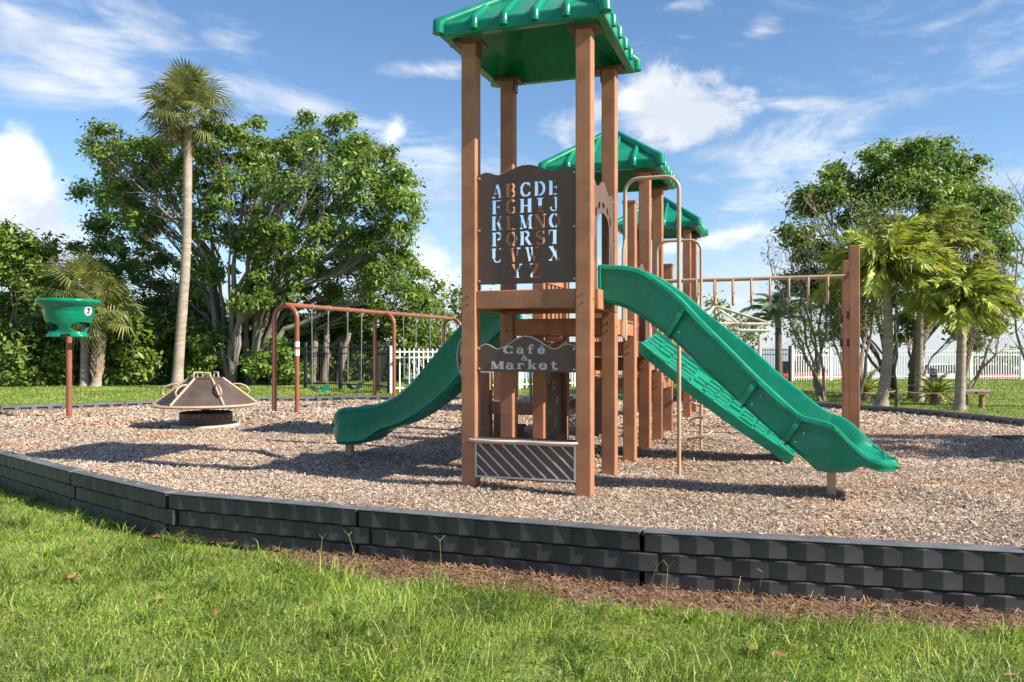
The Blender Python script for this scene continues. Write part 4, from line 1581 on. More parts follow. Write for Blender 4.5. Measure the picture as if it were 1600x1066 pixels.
# ---- hardware: carriage bolts where beams meet posts, caps on the short posts
bm_ = MB(); bm_.tube([(0, 0, 0), (0, -.004, 0), (0, -.008, 0)], [.011, .011, .006], 10)
bolt_f = bm_.mesh('bolt', 'brown_metal')
for (v_, z_) in ((0, Z1), (S, Z2), (V3, Z3), (V4, Z4), (V5, Z5)):
    for uu in (0, S):
        for dz in (-.05, -.14):
            link('bolt', bolt_f, PS, (uu, v_ - HP - .0005, z_ + dz))
for (v_, z_) in ((0, Z1), (S, Z1), (S, Z2), (V3, Z2), (V3, Z3), (V4, Z3), (V4, Z4), (V5, Z4), (V5, Z5), (V6, Z5)):
    link('bolt', bolt_f, PS, (S + HP + .0005, v_, z_ - .10), (0, 0, R(90)))
for uu, vv, tp in ((0, V3, 3.36), (S, V3, 3.36), (S, V6, 2.92), (0, V6, 2.5)):
    k = MB(); k.box(-HP - .008, HP + .008, -HP - .008, HP + .008, tp - .03, tp + .012)
    k.build('post_cap', 'post_plastic', PS, bevel=.008, loc=(uu, vv, 0))
# ================================================================== swings
def swing_set():
    d = Vector((.36, .93, 0)).normalized()
    n = Vector((d.y, -d.x, 0))
    o = Vector((-5.15, 18.2, 0))
    H = 2.46
    root = empty('swing_set', o)
    tag(root, 'rust brown steel swing frame with three arched legs and one long top beam', 'swing frame')
    m = MB(); m.tube([Vector((0, 0, H)) - d * .05, d * 8.9 + Vector((0, 0, H))], .055, 12)
    m.build('top_beam', 'rust_pipe', root, smooth=50)
    for b in (.0, 4.4, 8.8):
        c = d * b
        r = .31
        pts = [c - n * r + Vector((0, 0, -.2)), c - n * r + Vector((0, 0, H - r - .02))] + arc_pts(c + Vector((0, 0, H - r - .02)), r, 180, 0, 14, n)[1:-1] + [c + n * r + Vector((0, 0, H - r - .02)), c + n * r + Vector((0, 0, -.2))]
        a = MB(); a.tube(pts, .052, 12)
        ao = a.build('arch_leg', 'rust_pipe', root, smooth=50)
        if b == 0:
            q = c + n * r
            s = MB(); s.tube([q + Vector((0, 0, 1.30)), q + Vector((0, 0, 1.62))], .0545, 12)
            s.build('sticker', 'white_print', ao, smooth=50)
            s = MB(); s.tube([q + Vector((0, 0, 1.44)), q + Vector((0, 0, 1.50))], .0555, 12)
            s.build('sticker_band', 'red_paint', ao, smooth=50)
    chains = [(1.0, 1.69), (2.55, 3.23), (5.5, 6.29), (7.2, 8.03)]
    names = ['belt swing hanging in the near bay, closest to the sticker leg', 'belt swing in the near bay beside the middle arch',
             'belt swing in the far bay just past the middle arch', 'belt swing in the far bay next to the last arch']
    # chain link loop mesh
    link_m = MB()
    for k in range(2):
        ax = Vector((1, 0, 0)) if k == 0 else Vector((0, 1, 0))
        z = -k * .055
        pts = [ax * .012 + Vector((0, 0, z)), ax * .012 + Vector((0, 0, z - .045)), -ax * .012 + Vector((0, 0, z - .06)), -ax * .012 + Vector((0, 0, z - .015)), ax * .012 + Vector((0, 0, z))]
        link_m.tube(pts, .0065, 5)
    for i, (a, b) in enumerate(chains):
        mid = (a + b) / 2
        sw = empty('swing', o + d * mid)
        tag(sw, 'green and black ' + names[i], 'swing', 'swings hanging from the rust brown frame')
        zs = .56
        for e in (a, b):
            q = d * (e - mid)
            h = MB()
            h.tube([q + Vector((0, 0, H + .0)) - d * .025, q + Vector((0, 0, H)) + d * .025], .07, 10)
            h.tube([q + Vector((0, 0, H - .06)), q + Vector((0, 0, H - .15))], .018, 6)
            h.build('hanger', 'steel', sw, smooth=50)
            c = MB()
            nl = 16
            top, bot = H - .14, zs + .02
            qb = d * ((e - mid) * .92)
            for k in range(nl):
                p0 = q.lerp(qb, k / nl) + Vector((0, 0, top + (bot - top) * k / nl))
                p1 = q.lerp(qb, (k + 1) / nl) + Vector((0, 0, top + (bot - top) * (k + 1) / nl))
                off = (n if k % 2 else d) * .008
                c.tube([p0 + off, p1 + off], .007, 5)
                c.tube([p0 - off, p1 - off], .007, 5)
            c.build('chain', 'steel', sw)
        w = (b - a) * .46
        st = MB()
        secs = []
        for k in range(13):
            t = -1 + 2 * k / 12
            z = zs - .16 * (1 - t * t) ** .8 
            p = d * (t * w) + Vector((0, 0, z))
            secs.append([p - n * .075 - Vector((0, 0, .006)), p + n * .075 - Vector((0, 0, .006)), p + n * .075 + Vector((0, 0, .006)), p - n * .075 + Vector((0, 0, .006))])
        st.loft(secs)
        st.build('belt_seat', 'rubber' if i % 2 else 'green_plastic', sw)
swing_set()

# ================================================================== funnel ball goal
def funnel():
    x, y = G(108, 655)
    root = empty('funnel_ball_post', (x, y, 0))
    tag(root, 'green plastic funnel ball goal with numbered holes on a rust brown post', 'ball goal')
    m = MB(); m.tube([(0, 0, -.2), (0, 0, 1.95)], .055, 14); m.build('pole', 'rust_pipe', root, smooth=50)
    # flared bowl, its skirt cut by four round ball exits
    prof = [(.585, 2.47), (.60, 2.44), (.585, 2.41), (.50, 2.345), (.475, 2.32), (.475, 2.27), (.462, 2.26), (.462, 2.20), (.452, 2.18), (.435, 2.09), (.395, 2.0), (.35, 1.93), (.30, 1.86), (.26, 1.80), (.235, 1.70)]
    nseg = 96
    V, F = [], []
    rings = []
    sub = []
    for (r0, z0), (r1, z1) in zip(prof[:-1], prof[1:]):
        k = 1 if z0 > 2.17 else 4
        for i in range(k):
            sub.append((r0 + (r1 - r0) * i / k, z0 + (z1 - z0) * i / k))
    sub.append(prof[-1])
    for r, z in sub:
        for k in range(nseg):
            a = 2 * math.pi * k / nseg
            fl = 0.0
            if z < 2.05:
                lobe = .5 + .5 * math.cos(3 * a)
                fl = (.03 + .15 * lobe) * max(0, (2.05 - z) / .35) ** 2
            V.append(((r + fl) * math.cos(a), (r + fl) * math.sin(a), z))
    def hole(a, z):
        da = (a + math.pi / 3) % (2 * math.pi / 3) - math.pi / 3
        return (da / R(41)) ** 2 + ((z - 1.905) / .105) ** 2 < 1
    def notch(a, z):
        da = (a + math.pi / 3) % (2 * math.pi / 3) - math.pi / 3
        return z < 1.76 and abs(da) > R(40)
    for i in range(len(sub) - 1):
        zc = (sub[i][1] + sub[i + 1][1]) / 2
        for k in range(nseg):
            a = 2 * math.pi * (k + .5) / nseg
            if hole(a, zc) or notch(a, zc):
                continue
            k2 = (k + 1) % nseg
            F.append((i * nseg + k, i * nseg + k2, (i + 1) * nseg + k2, (i + 1) * nseg + k))
    me = np_mesh('funnel', V, F, 'green_plastic', True)
    f = link('funnel', me, root)
    f.rotation_euler = (0, 0, R(-15))
    md = f.modifiers.new('thick', 'SOLIDIFY'); md.thickness = .018; md.offset = -1
    # centre cone and ball chutes inside
    c = MB(); c.lathe([(.44, 2.20), (.30, 2.12), (.12, 2.05), (.06, 1.92), (.055, 1.90)], 32)
    c.build('inner_cone', 'green_plastic', root, smooth=60)
    # moulded seams
    for k in range(3):
        a = R(-75 + 120 * k)
        s = MB(); s.tube([((r + .006) * math.cos(a), (r + .006) * math.sin(a), z) for r, z in prof[:11]], .012, 6)
        s.build('seam', 'green_plastic', root, smooth=60)
    # number discs
    for k, txt in enumerate(('3', '1', '2')):
        a = R(-15 + 120 * k)
        rd = Vector((math.cos(a), math.sin(a), 0))
        tl = R(8)
        nrm = Vector((rd.x * math.cos(tl), rd.y * math.cos(tl), -math.sin(tl)))
        c0 = rd * .468 + Vector((0, 0, 2.235))
        z_ = nrm
        x_ = Vector((0, 0, 1)).cross(z_).normalized()
        y_ = z_.cross(x_)
        M = Matrix((x_, y_, z_)).transposed().to_4x4()
        M.translation = c0
        dsk = MB()
        dsk.tube([M @ Vector((0, 0, -.03)), M @ Vector((0, 0, .014))], .10, 28)
        do = dsk.build('number_disc', 'white_print', root)
        cu = bpy.data.curves.new('digit', 'FONT')
        cu.body = txt
        cu.size = .17
        cu.align_x = 'CENTER'
        cu.align_y = 'CENTER'
        cu.extrude = .002
        cu.offset = .006
        tmp = bpy.data.objects.new('digit_text', cu)
        COL.objects.link(tmp)
        bpy.context.view_layer.update()
        dg = bpy.context.evaluated_depsgraph_get()
        me = bpy.data.meshes.new_from_object(tmp.evaluated_get(dg))
        bpy.data.objects.remove(tmp)
        me.materials.clear()
        me.materials.append(MATS['black_print'])
        M2 = M.copy(); M2.translation = c0 + nrm * .0165
        me.transform(M2)
        link('digit', me, do)
        rg = MB(); rg.tube([M @ Vector((.092 * math.cos(t), .092 * math.sin(t), .015)) for t in np.linspace(0, 2 * math.pi, 33)], .0035, 5, caps=False)
        rg.build('disc_ring', 'black_print', do)
funnel()

# ================================================================== hexagonal climbing spinner
def spinner():
    x, y = G(322, 666)
    root = empty('climbing_spinner', (x, y, 0), R(10))
    tag(root, 'brown six-sided climbing spinner with tan handles and rim', 'spinner')
    pad = MB(); pad.lathe([(0, .05), (.60, .05), (.62, .02), (.62, -.1)], 40); pad.build('concrete_pad', 'concrete', root, smooth=30)
    dr = MB(); dr.lathe([(.0, .275), (.455, .275), (.475, .26), (.475, .051)], 40); dr.build('drum', 'spinner_brown', root, smooth=30)
    sc = MB()
    for k in range(34):
        a = R(-170 + 160 * random.random())
        z = random.uniform(.18, .25)
        p = Vector((.476 * math.cos(a), .476 * math.sin(a), z))
        t = Vector((-math.sin(a), math.cos(a), 0))
        sc.tube([p - t * random.uniform(.004, .02), p + t * random.uniform(.004, .02)], .004, 4)
    sc.build('paint_chips', 'letter_grey', root)
    ax = MB(); ax.tube([(0, 0, .2), (0, 0, .5)], .07, 12); ax.build('axle', 'spinner_brown', root)
    Rr, rt, z0, z1 = .93, .30, .41, .90
    rim = MB()
    rim.lathe([(Rr - .02, z0 - .03), (Rr + .015, z0 - .022), (Rr + .03, z0), (Rr + .015, z0 + .022), (Rr - .03, z0 + .03), (Rr - .12, z0 + .02), (Rr - .12, z0 - .02)], 48, close=True)
    rim.build('rim', 'tan_pipe', root, smooth=60)
    und = MB(); und.lathe([(0, z0 - .012), (Rr - .1, z0 - .012)], 48); und.build('underside', 'spinner_brown', root)
    P0 = [Vector((Rr * .985 * math.cos(R(60 * k)), Rr * .985 * math.sin(R(60 * k)), z0 + .02)) for k in range(6)]
    P1 = [Vector((rt * math.cos(R(60 * k)), rt * math.sin(R(60 * k)), z1)) for k in range(6)]
    for k in range(6):
        j = (k + 1) % 6
        pn = MB()
        c = Vector((0, 0, .45))
        a, b, cc, d = P0[k], P0[j], P1[j], P1[k]
        # panel face with pressed square dimples
        nrm = (b - a).cross(d - a).normalized()
        if nrm.z < 0:
            nrm = -nrm
        pn.add([a, b, cc, d, a - nrm * .02, b - nrm * .02, cc - nrm * .02, d - nrm * .02], [(0, 1, 2, 3), (7, 6, 5, 4), (0, 4, 5, 1), (1, 5, 6, 2), (2, 6, 7, 3), (3, 7, 4, 0)])
        po = pn.build('side_panel', 'spinner_brown', root)
        dm = MB()
        for r_ in range(11):
            t = (r_ + .7) / 11.6
            l, rr = a.lerp(d, t), b.lerp(cc, t)
            nn = max(4, int((rr - l).length / .058))
            for q in range(nn):
                p = l.lerp(rr, (q + .75) / (nn + .5))
                ux, uy = (b - a).normalized() * .017, (d - a).normalized() * .017
                dm.add([p - ux - uy, p + ux - uy, p + ux + uy, p - ux + uy] + [p + v_ * .6 + nrm * .009 for v_ in (-ux - uy, ux - uy, ux + uy, -ux + uy)],
                       [(4, 5, 6, 7), (0, 1, 5, 4), (1, 2, 6, 5), (2, 3, 7, 6), (3, 0, 4, 7)])
        dm.build('tread_studs', 'spinner_brown', po)
        sp_ = MB()
        e = (P1[k] - P0[k])
        sp_.tube([P0[k] + Vector((0, 0, .008)), P1[k] + Vector((0, 0, .008))], .024, 8)
        sp_.build('corner_strip', 'tan_pipe', root, smooth=50)
        # hand loop on each corner strip
        s0, s1 = P0[k].lerp(P1[k], .32), P0[k].lerp(P1[k], .72)
        out = Vector((math.cos(R(60 * k)), math.sin(R(60 * k)), .75)).normalized()
        h = MB(); h.tube([s0, s0 + out * .07, s0.lerp(s1, .12) + out * .12, s0.lerp(s1, .45) + out * .145, s0.lerp(s1, .75) + out * .115, s1 + out * .05, s1], .017, 8)
        h.build('handle', 'tan_pipe', root, smooth=60)
        if k % 2 == 0:
            a2 = R(60 * k + 30)
            cc2 = Vector((rt * .62 * math.cos(a2), rt * .62 * math.sin(a2), z1 + .02))
            tt = Vector((-math.sin(a2), math.cos(a2), 0))
            h = MB(); h.tube([cc2 - tt * .12, cc2 - tt * .11 + Vector((0, 0, .09)), cc2 + tt * .11 + Vector((0, 0, .09)), cc2 + tt * .12], .017, 8)
            h.build('top_handle', 'tan_pipe', root, smooth=60)
    cap = MB(); cap.prism([(p.x * 1.08, p.y * 1.08) for p in P1], 2, z1 - .01, z1 + .022); cap.build('top_cap', 'spinner_brown', root, bevel=.008)
spinner()

# ================================================================== fences
def picket_fence(name, pts, H, label, m, spacing=.125, post_every=2.35, pw=.018, base_gap=.04, rails=(.12, .80, .93), over=.0, cat='fence', post_w=.05, group=None, zoff=0.0):
    root = empty(name, (*pts[0], 0))
    tag(root, label, cat, group)
    org = Vector((*pts[0], 0))
    pk = MB(); pk.box(-pw, pw, -pw, pw, base_gap, H + over); pm = pk.mesh('picket', m)
    pt = MB(); pt.box(-post_w, post_w, -post_w, post_w, -.3, H + .06); pt.box(-post_w * 1.25, post_w * 1.25, -post_w * 1.25, post_w * 1.25, H + .0602, H + .09)
    ptm = pt.mesh('fence_post', m)
    for a, b in zip(pts[:-1], pts[1:]):
        a, b = Vector((*a, 0)), Vector((*b, 0))
        d = b - a
        L_ = d.length
        ang = math.atan2(d.y, d.x)
        u = d.normalized()
        npan = max(1, round(L_ / post_every))
        for i in range(npan + 1):
            p = a + d * (i / npan)
            link('fence_post', ptm, root, (p.x - org.x, p.y - org.y, float(lawn_z(p.x, p.y)) + zoff), (0, 0, ang))
        for i in range(npan):
            p0, p1 = a + d * (i / npan), a + d * ((i + 1) / npan)
            z = float(lawn_z(p0.x, p0.y)) + zoff
            w = (p1 - p0).length
            for rz in rails:
                r_ = MB(); r_.box(post_w, w - post_w, -.028, .028, H * rz - .022, H * rz + .022)
                r_.build('rail', m, root, loc=(p0.x - org.x, p0.y - org.y, z), rot=(0, 0, ang))
            n = int((w - 2 * post_w) / spacing)
            for k in range(n):
                q = p0 + u * (post_w + (w - 2 * post_w) * (k + .5) / n)
                link('picket', pm, root, (q.x - org.x, q.y - org.y, z), (0, 0, ang))
    return root
picket_fence('picket_fence', [(-4.05, 26.8), (4.6, 32.4)], 1.50, 'white metal picket fence behind the swings and the curved slide', 'white_paint', .17, 2.4)
picket_fence('picket_fence', [(12.9, 36.9), (16.9, 38.0)], 1.50, 'white picket fence behind the fig tree at right, in front of the red car', 'white_paint', .125, 2.4)
picket_fence('picket_fence', [(16.9, 38.0), (27.0, 38.6)], 1.50, 'white picket fence at the far right edge beyond the bench', 'white_paint', .125, 2.4)
picket_fence('bar_fence', [(-4.15, 26.9), (-4.75, 28.4), (-7.9, 30.6)], 1.66, 'black metal bar fence under the trees beside the white fence', 'black_metal', .12, 2.2, .007)
picket_fence('bar_fence', [(4.6, 32.5), (12.8, 36.8)], 1.55, 'black bar fence beyond the small blue-green palm', 'black_metal', .15, 2.4, .008)

# ================================================================== foliage tools
def leaf_mesh(name, C, Nn, size, m, aspect=.5, curl=.18):
    n = len(C)
    C = np.asarray(C)
    d = RNG.normal(0, 1, (n, 3))
    Nn = Nn / (np.linalg.norm(Nn, axis=1, keepdims=True) + 1e-9)
    d -= Nn * np.sum(d * Nn, 1, keepdims=True)
    d /= np.linalg.norm(d, axis=1, keepdims=True) + 1e-9
    s = np.cross(Nn, d)
    L_ = (size * RNG.uniform(.45, 1.5, n) / 2)[:, None]
    W_ = L_ * aspect
    V = np.stack([C - d * L_, C + s * W_ - d * L_ * .1 + Nn * L_ * curl, C + d * L_ - Nn * L_ * curl, C - s * W_ - d * L_ * .1 + Nn * L_ * curl], 1).reshape(-1, 3)
    i = np.arange(n)[:, None] * 4
    F = np.concatenate([i + np.array([[0, 1, 2]]), i + np.array([[0, 2, 3]])])
    return np_mesh(name, V, F, m)

def clumps(lobes, per, leaves, cr, lower=.35):
    """clump centres spread through the outer part of each lobe, then leaves in each clump"""
    CC, NN, CL = [], [], []
    for c, r in lobes:
        c = np.array(c)
        r = np.array(r)
        vol = (r[0] * r[1] * r[2]) ** (1 / 3)
        k = max(5, int(per * vol * vol))
        d = RNG.normal(0, 1, (k * 2, 3))
        d /= np.linalg.norm(d, axis=1, keepdims=True)
        keep = (d[:, 2] > -.15) | (RNG.random(len(d)) < lower)
        d = d[keep][:k]
        rad = RNG.uniform(.45, 1.05, (len(d), 1)) ** .6
        cc = c + d * r * rad
        for p, dd in zip(cc, d):
            q = cr * RNG.uniform(.6, 1.25)
            m = int(leaves * RNG.uniform(.6, 1.3))
            e = RNG.normal(0, .5, (m, 3)) * q
            e[:, 2] *= .75
            CC.append(p + e)
            NN.append(dd * .55 + np.array([0, 0, .55]) + RNG.normal(0, .55, (m, 3)) + e / q * .5)
        CL.append(cc)
    return np.concatenate(CC), np.concatenate(NN), np.concatenate(CL)

def limb(m, p0, p1, r0, r1, bow=.12, n=7, sides=7, rnd=random):
    p0, p1 = Vector(p0), Vector(p1)
    d = p1 - p0
    L_ = d.length
    s = Vector((rnd.uniform(-1, 1), rnd.uniform(-1, 1), rnd.uniform(-.3, .6))) * L_ * bow
    pts, rs = [], []
    for i in range(n + 1):
        t = i / n
        j = Vector((rnd.gauss(0, 1), rnd.gauss(0, 1), rnd.gauss(0, 1))) * L_ * .012 * (0 if i in (0, n) else 1)
        pts.append(p0 + d * t + s * math.sin(math.pi * t) + j)
        rs.append(r0 + (r1 - r0) * t ** .8)
    m.tube(pts, rs, sides)
    return pts

def broadleaf(name, label, cat, base, lobes, leafm, barkm, leaf=.2, per=16, leaves=44, cr=.5, stems=5, spread=.5, r0=.16, fork=.45, twigs=3, group=None, seed=1, aspect=.5, lower=.35):
    rnd = random.Random(seed)
    root = empty(name, base)
    tag(root, label, cat, group)
    b = Vector(base)
    L2 = [((Vector(c) - b), r) for c, r in lobes]
    C, Nn, CL = clumps(L2, per, leaves, cr, lower)
    cr_o = link('crown', leaf_mesh('crown', C, Nn, leaf, leafm, aspect), root)
    tr = MB()
    roots = []
    for k in range(stems):
        a = 2 * math.pi * k / stems + rnd.uniform(-.4, .4)
        rr = spread * rnd.uniform(.3, 1)
        roots.append(Vector((math.cos(a) * rr, math.sin(a) * rr, -.1)))
    CLv = [Vector(p) for p in CL]
    big = sorted(max(r) for c, r in L2)[-max(3, len(L2) // 8)] * .7
    for i, (c, r) in enumerate(L2):
        q = min(roots, key=lambda p: abs(math.atan2(p.y, p.x) - math.atan2(c.y, c.x)) + rnd.random() * 2.0)
        f = Vector((c.x * fork * .42 + q.x, c.y * fork * .42 + q.y, max(.4, c.z * fork * rnd.uniform(.7, 1.3))))
        ra = r0 * rnd.uniform(.45, 1.0)
        if max(r) < .75 * big:
            # a tuft hangs on the nearest large lobe, not on the trunk
            host = min((h for h in L2 if max(h[1]) >= .75 * big), key=lambda h: (h[0] - c).length)[0]
            limb(tr, host, c, r0 * .16, .008, .10, 5, 5, rnd)
            continue
        if i % 5 in (1, 3) and i > 3:
            # grows off the limb of a neighbouring lobe
            host = min((h for h in L2[:i] if max(h[1]) >= .75 * big), key=lambda h: (h[0] - c).length, default=None)
            if host is not None:
                limb(tr, host[0] * .82, c, ra * .45, ra * .16, .08, 7, 6, rnd)
                continue
        limb(tr, q, f, ra, ra * .72, .05, 6, 8, rnd)
        pts = limb(tr, f, c, ra * .72, ra * .22, .08, 7, 7, rnd)
        near = sorted(CLv, key=lambda p: (p - c).length + rnd.random() * max(r))[:twigs + 3]
        for p in near:
            st = pts[rnd.randint(2, len(pts) - 1)]
            limb(tr, st, p, ra * .20, .008, .10, 5, 5, rnd)
    tr.build('trunk', barkm, root, smooth=60)
    return root

def px_lobes(rows, depth, dvar, rnd):
    """(px, py, r_px[, dY]) -> world lobes"""
    out = []
    for row in rows:
        px, py, r = row[:3]
        Y = depth + (row[3] if len(row) > 3 else rnd.uniform(-dvar, dvar))
        p = at(px, py, Y)
        rr = r / 1250 * Y
        out.append(((p.x, p.y, p.z), (rr, rr * 1.05, rr * .95)))
    return out

def tufted(lobes, rnd, k=4, shrink=.84):
    """break the outline: shrink each lobe and set small tufts on its outer side"""
    out = []
    for c, r in lobes:
        out.append((c, (r[0] * shrink, r[1] * shrink, r[2] * shrink)))
        for _ in range(k):
            a, e = rnd.uniform(0, 2 * math.pi), rnd.uniform(-.5, 1.3)
            d = (math.cos(a) * math.cos(e), math.sin(a) * math.cos(e), math.sin(e))
            f, q = rnd.uniform(.92, 1.18), rnd.uniform(.22, .36)
            out.append(((c[0] + d[0] * r[0] * f, c[1] + d[1] * r[1] * f, c[2] + d[2] * r[2] * f), (r[0] * q, r[1] * q, r[2] * q * .8)))
    return out

rndT = random.Random(21)
# ---- the big fig tree at left
rows = [(185, 252, 52), (160, 305, 40), (225, 248, 46), (262, 280, 50), (185, 340, 52), (230, 330, 60), (165, 390, 38), (215, 395, 48), (285, 235, 34), (205, 440, 44, 2),
        (165, 455, 40, 3), (320, 300, 58), (350, 250, 44), (395, 245, 42), (430, 262, 44), (380, 320, 66), (440, 330, 60), (330, 380, 48), (400, 400, 56), (455, 395, 54),
        (470, 235, 36), (505, 240, 48), (545, 238, 46), (580, 270, 50), (520, 300, 66), (575, 330, 62), (620, 320, 48), (640, 320, 22), (520, 385, 60), (585, 395, 56), (615, 380, 36),
        (630, 430, 34), (600, 450, 46), (635, 470, 28), (550, 450, 50, 1), (590, 490, 40, 2), (490, 450, 44, 1.5), (430, 455, 40, -1.5), (310, 440, 34, -1), (530, 490, 36, 3), (390, 470, 30, -2), (300, 475, 28, 1), (440, 500, 34, .5), (410, 540, 30, 1), (470, 540, 34, 2), (250, 470, 36, 2), (225, 500, 30, 2), (560, 520, 34, 3), (330, 545, 26, -1.5), (300, 530, 24, -1), (400, 585, 22, -1.6), (440, 560, 24, -1.2), (465, 585, 20, -1), (315, 580, 20, -1)]
bx, by = G(362, 601)
broadleaf('fig_tree', 'large spreading fig tree with many pale trunks behind the tall palm', 'tree', (bx, 33.6, -.05), tufted(px_lobes(rows, 34, 2.2, rndT), rndT), 'fig_leaf', 'fig_bark',
          leaf=.18, per=15, leaves=66, cr=.40, stems=9, spread=.8, r0=.16, fork=.52, twigs=10, seed=4)
# ---- the fig at right
rows = [(1262, 335, 24), (1285, 310, 28), (1315, 300, 34), (1345, 310, 36), (1380, 268, 34), (1395, 290, 44), (1440, 270, 42), (1480, 262, 38), (1500, 290, 40), (1450, 310, 46), (1520, 318, 34), (1535, 345, 36),
        (1555, 330, 22), (1545, 380, 34), (1555, 405, 22), (1500, 350, 46), (1460, 360, 44), (1245, 375, 24), (1262, 400, 26), (1255, 445, 26), (1285, 470, 30), (1310, 440, 34), (1345, 350, 34), (1530, 430, 28),
        (1545, 455, 20), (1530, 500, 24), (1545, 510, 16), (1510, 530, 20), (1330, 500, 30, 1.5), (1300, 520, 22, 1), (1430, 520, 26, 2), (1400, 480, 36, 2)]
broadleaf('fig_tree', 'rounded fig tree with fanning pale stems behind the two feathery palms', 'tree', (11.5, 23.6, -.05), tufted(px_lobes(rows, 24.4, 1.1, rndT), rndT, 3, .9), 'fig_leaf', 'fig_bark',
          leaf=.15, per=48, leaves=50, cr=.30, stems=14, spread=.55, r0=.10, fork=.36, twigs=8, seed=9)

# ---- shrub belt and far trees at left, each its own
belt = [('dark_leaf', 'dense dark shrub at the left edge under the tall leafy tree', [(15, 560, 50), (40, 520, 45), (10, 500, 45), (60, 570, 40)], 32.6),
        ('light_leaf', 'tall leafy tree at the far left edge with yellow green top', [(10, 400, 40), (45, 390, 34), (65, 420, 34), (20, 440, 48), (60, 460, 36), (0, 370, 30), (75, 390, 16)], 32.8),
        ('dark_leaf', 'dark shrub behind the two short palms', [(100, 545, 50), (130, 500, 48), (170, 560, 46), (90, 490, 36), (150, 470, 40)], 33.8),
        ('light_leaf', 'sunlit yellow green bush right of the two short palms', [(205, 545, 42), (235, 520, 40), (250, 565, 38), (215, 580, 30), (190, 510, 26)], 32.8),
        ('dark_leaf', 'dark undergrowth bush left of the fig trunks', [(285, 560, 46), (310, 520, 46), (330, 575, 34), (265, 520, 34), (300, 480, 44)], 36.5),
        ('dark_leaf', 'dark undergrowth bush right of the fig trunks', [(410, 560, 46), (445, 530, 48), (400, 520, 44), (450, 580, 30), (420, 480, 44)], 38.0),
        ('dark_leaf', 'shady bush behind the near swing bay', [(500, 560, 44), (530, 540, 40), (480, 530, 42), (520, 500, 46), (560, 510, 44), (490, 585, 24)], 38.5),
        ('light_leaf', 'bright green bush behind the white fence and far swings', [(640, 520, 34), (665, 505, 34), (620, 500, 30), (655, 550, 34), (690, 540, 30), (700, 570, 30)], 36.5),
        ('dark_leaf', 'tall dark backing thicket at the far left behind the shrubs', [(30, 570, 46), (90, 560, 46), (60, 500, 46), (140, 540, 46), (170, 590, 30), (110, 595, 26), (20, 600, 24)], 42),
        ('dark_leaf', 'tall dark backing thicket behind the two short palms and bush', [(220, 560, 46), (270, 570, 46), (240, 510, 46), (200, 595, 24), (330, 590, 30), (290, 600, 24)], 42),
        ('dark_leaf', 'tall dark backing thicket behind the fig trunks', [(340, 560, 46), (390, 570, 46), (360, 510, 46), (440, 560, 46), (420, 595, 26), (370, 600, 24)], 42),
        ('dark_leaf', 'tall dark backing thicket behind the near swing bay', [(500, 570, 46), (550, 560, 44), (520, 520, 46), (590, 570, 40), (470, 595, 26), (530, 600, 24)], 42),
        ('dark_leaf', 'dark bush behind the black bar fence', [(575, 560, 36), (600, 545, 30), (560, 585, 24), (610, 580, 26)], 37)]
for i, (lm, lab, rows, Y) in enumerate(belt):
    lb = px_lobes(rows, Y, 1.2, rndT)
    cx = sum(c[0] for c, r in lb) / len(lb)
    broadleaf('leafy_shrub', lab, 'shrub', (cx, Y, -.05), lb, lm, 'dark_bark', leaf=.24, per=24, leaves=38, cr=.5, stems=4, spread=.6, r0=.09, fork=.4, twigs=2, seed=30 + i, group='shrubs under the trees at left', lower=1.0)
far = [('light_leaf', 'pale green tree beyond the white fence left of the tall tower', [(665, 480, 32), (690, 460, 26), (710, 480, 30), (650, 510, 28), (720, 520, 30), (740, 470, 26), (760, 510, 34)], 50, .3),
       ('dark_leaf', 'distant tree seen under the decks between the posts', [(800, 530, 30), (830, 510, 30), (860, 530, 28), (780, 545, 26)], 52, .3),
       ('light_leaf', 'small tree behind the cream shelter roof', [(1130, 500, 24), (1160, 510, 22), (1180, 525, 18), (1110, 515, 22), (1140, 530, 22), (1120, 480, 14)], 46, .24),
       ('dark_leaf', 'sparse grey green tree between the small palm and the fig', [(1245, 505, 20), (1270, 515, 18), (1235, 525, 16), (1290, 525, 16), (1255, 485, 14)], 44, .22),
       ('dark_leaf', 'low shrub mass beyond the fence at far right', [(1530, 566, 12), (1560, 560, 14), (1590, 558, 16), (1615, 560, 16), (1505, 570, 10)], 54, .3)]
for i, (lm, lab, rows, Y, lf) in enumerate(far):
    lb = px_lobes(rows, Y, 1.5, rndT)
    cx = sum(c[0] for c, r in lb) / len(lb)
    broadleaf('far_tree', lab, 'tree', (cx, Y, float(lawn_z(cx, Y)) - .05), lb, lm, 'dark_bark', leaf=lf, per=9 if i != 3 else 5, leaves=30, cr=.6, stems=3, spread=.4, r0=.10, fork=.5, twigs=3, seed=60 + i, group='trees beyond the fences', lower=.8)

# leaning bare stems in the left shrubs
for k, (a, b, lab) in enumerate((((8, 588), (72, 498), 'thin leaning bare stem at the far left of the shrubs'), ((38, 598), (105, 545), 'leaning grey trunk behind the funnel goal post'))):
    p0, p1 = at(*a, 34.5), at(*b, 34.8)
    rt = empty('leaning_tree', p0)
    tag(rt, lab, 'tree', 'leaning trunks at left')
    m = MB(); limb(m, (0, 0, -.2), p1 - p0, .11, .05, .10, 8, 8, random.Random(k))
    m.build('stem', 'fig_bark', rt, smooth=60)
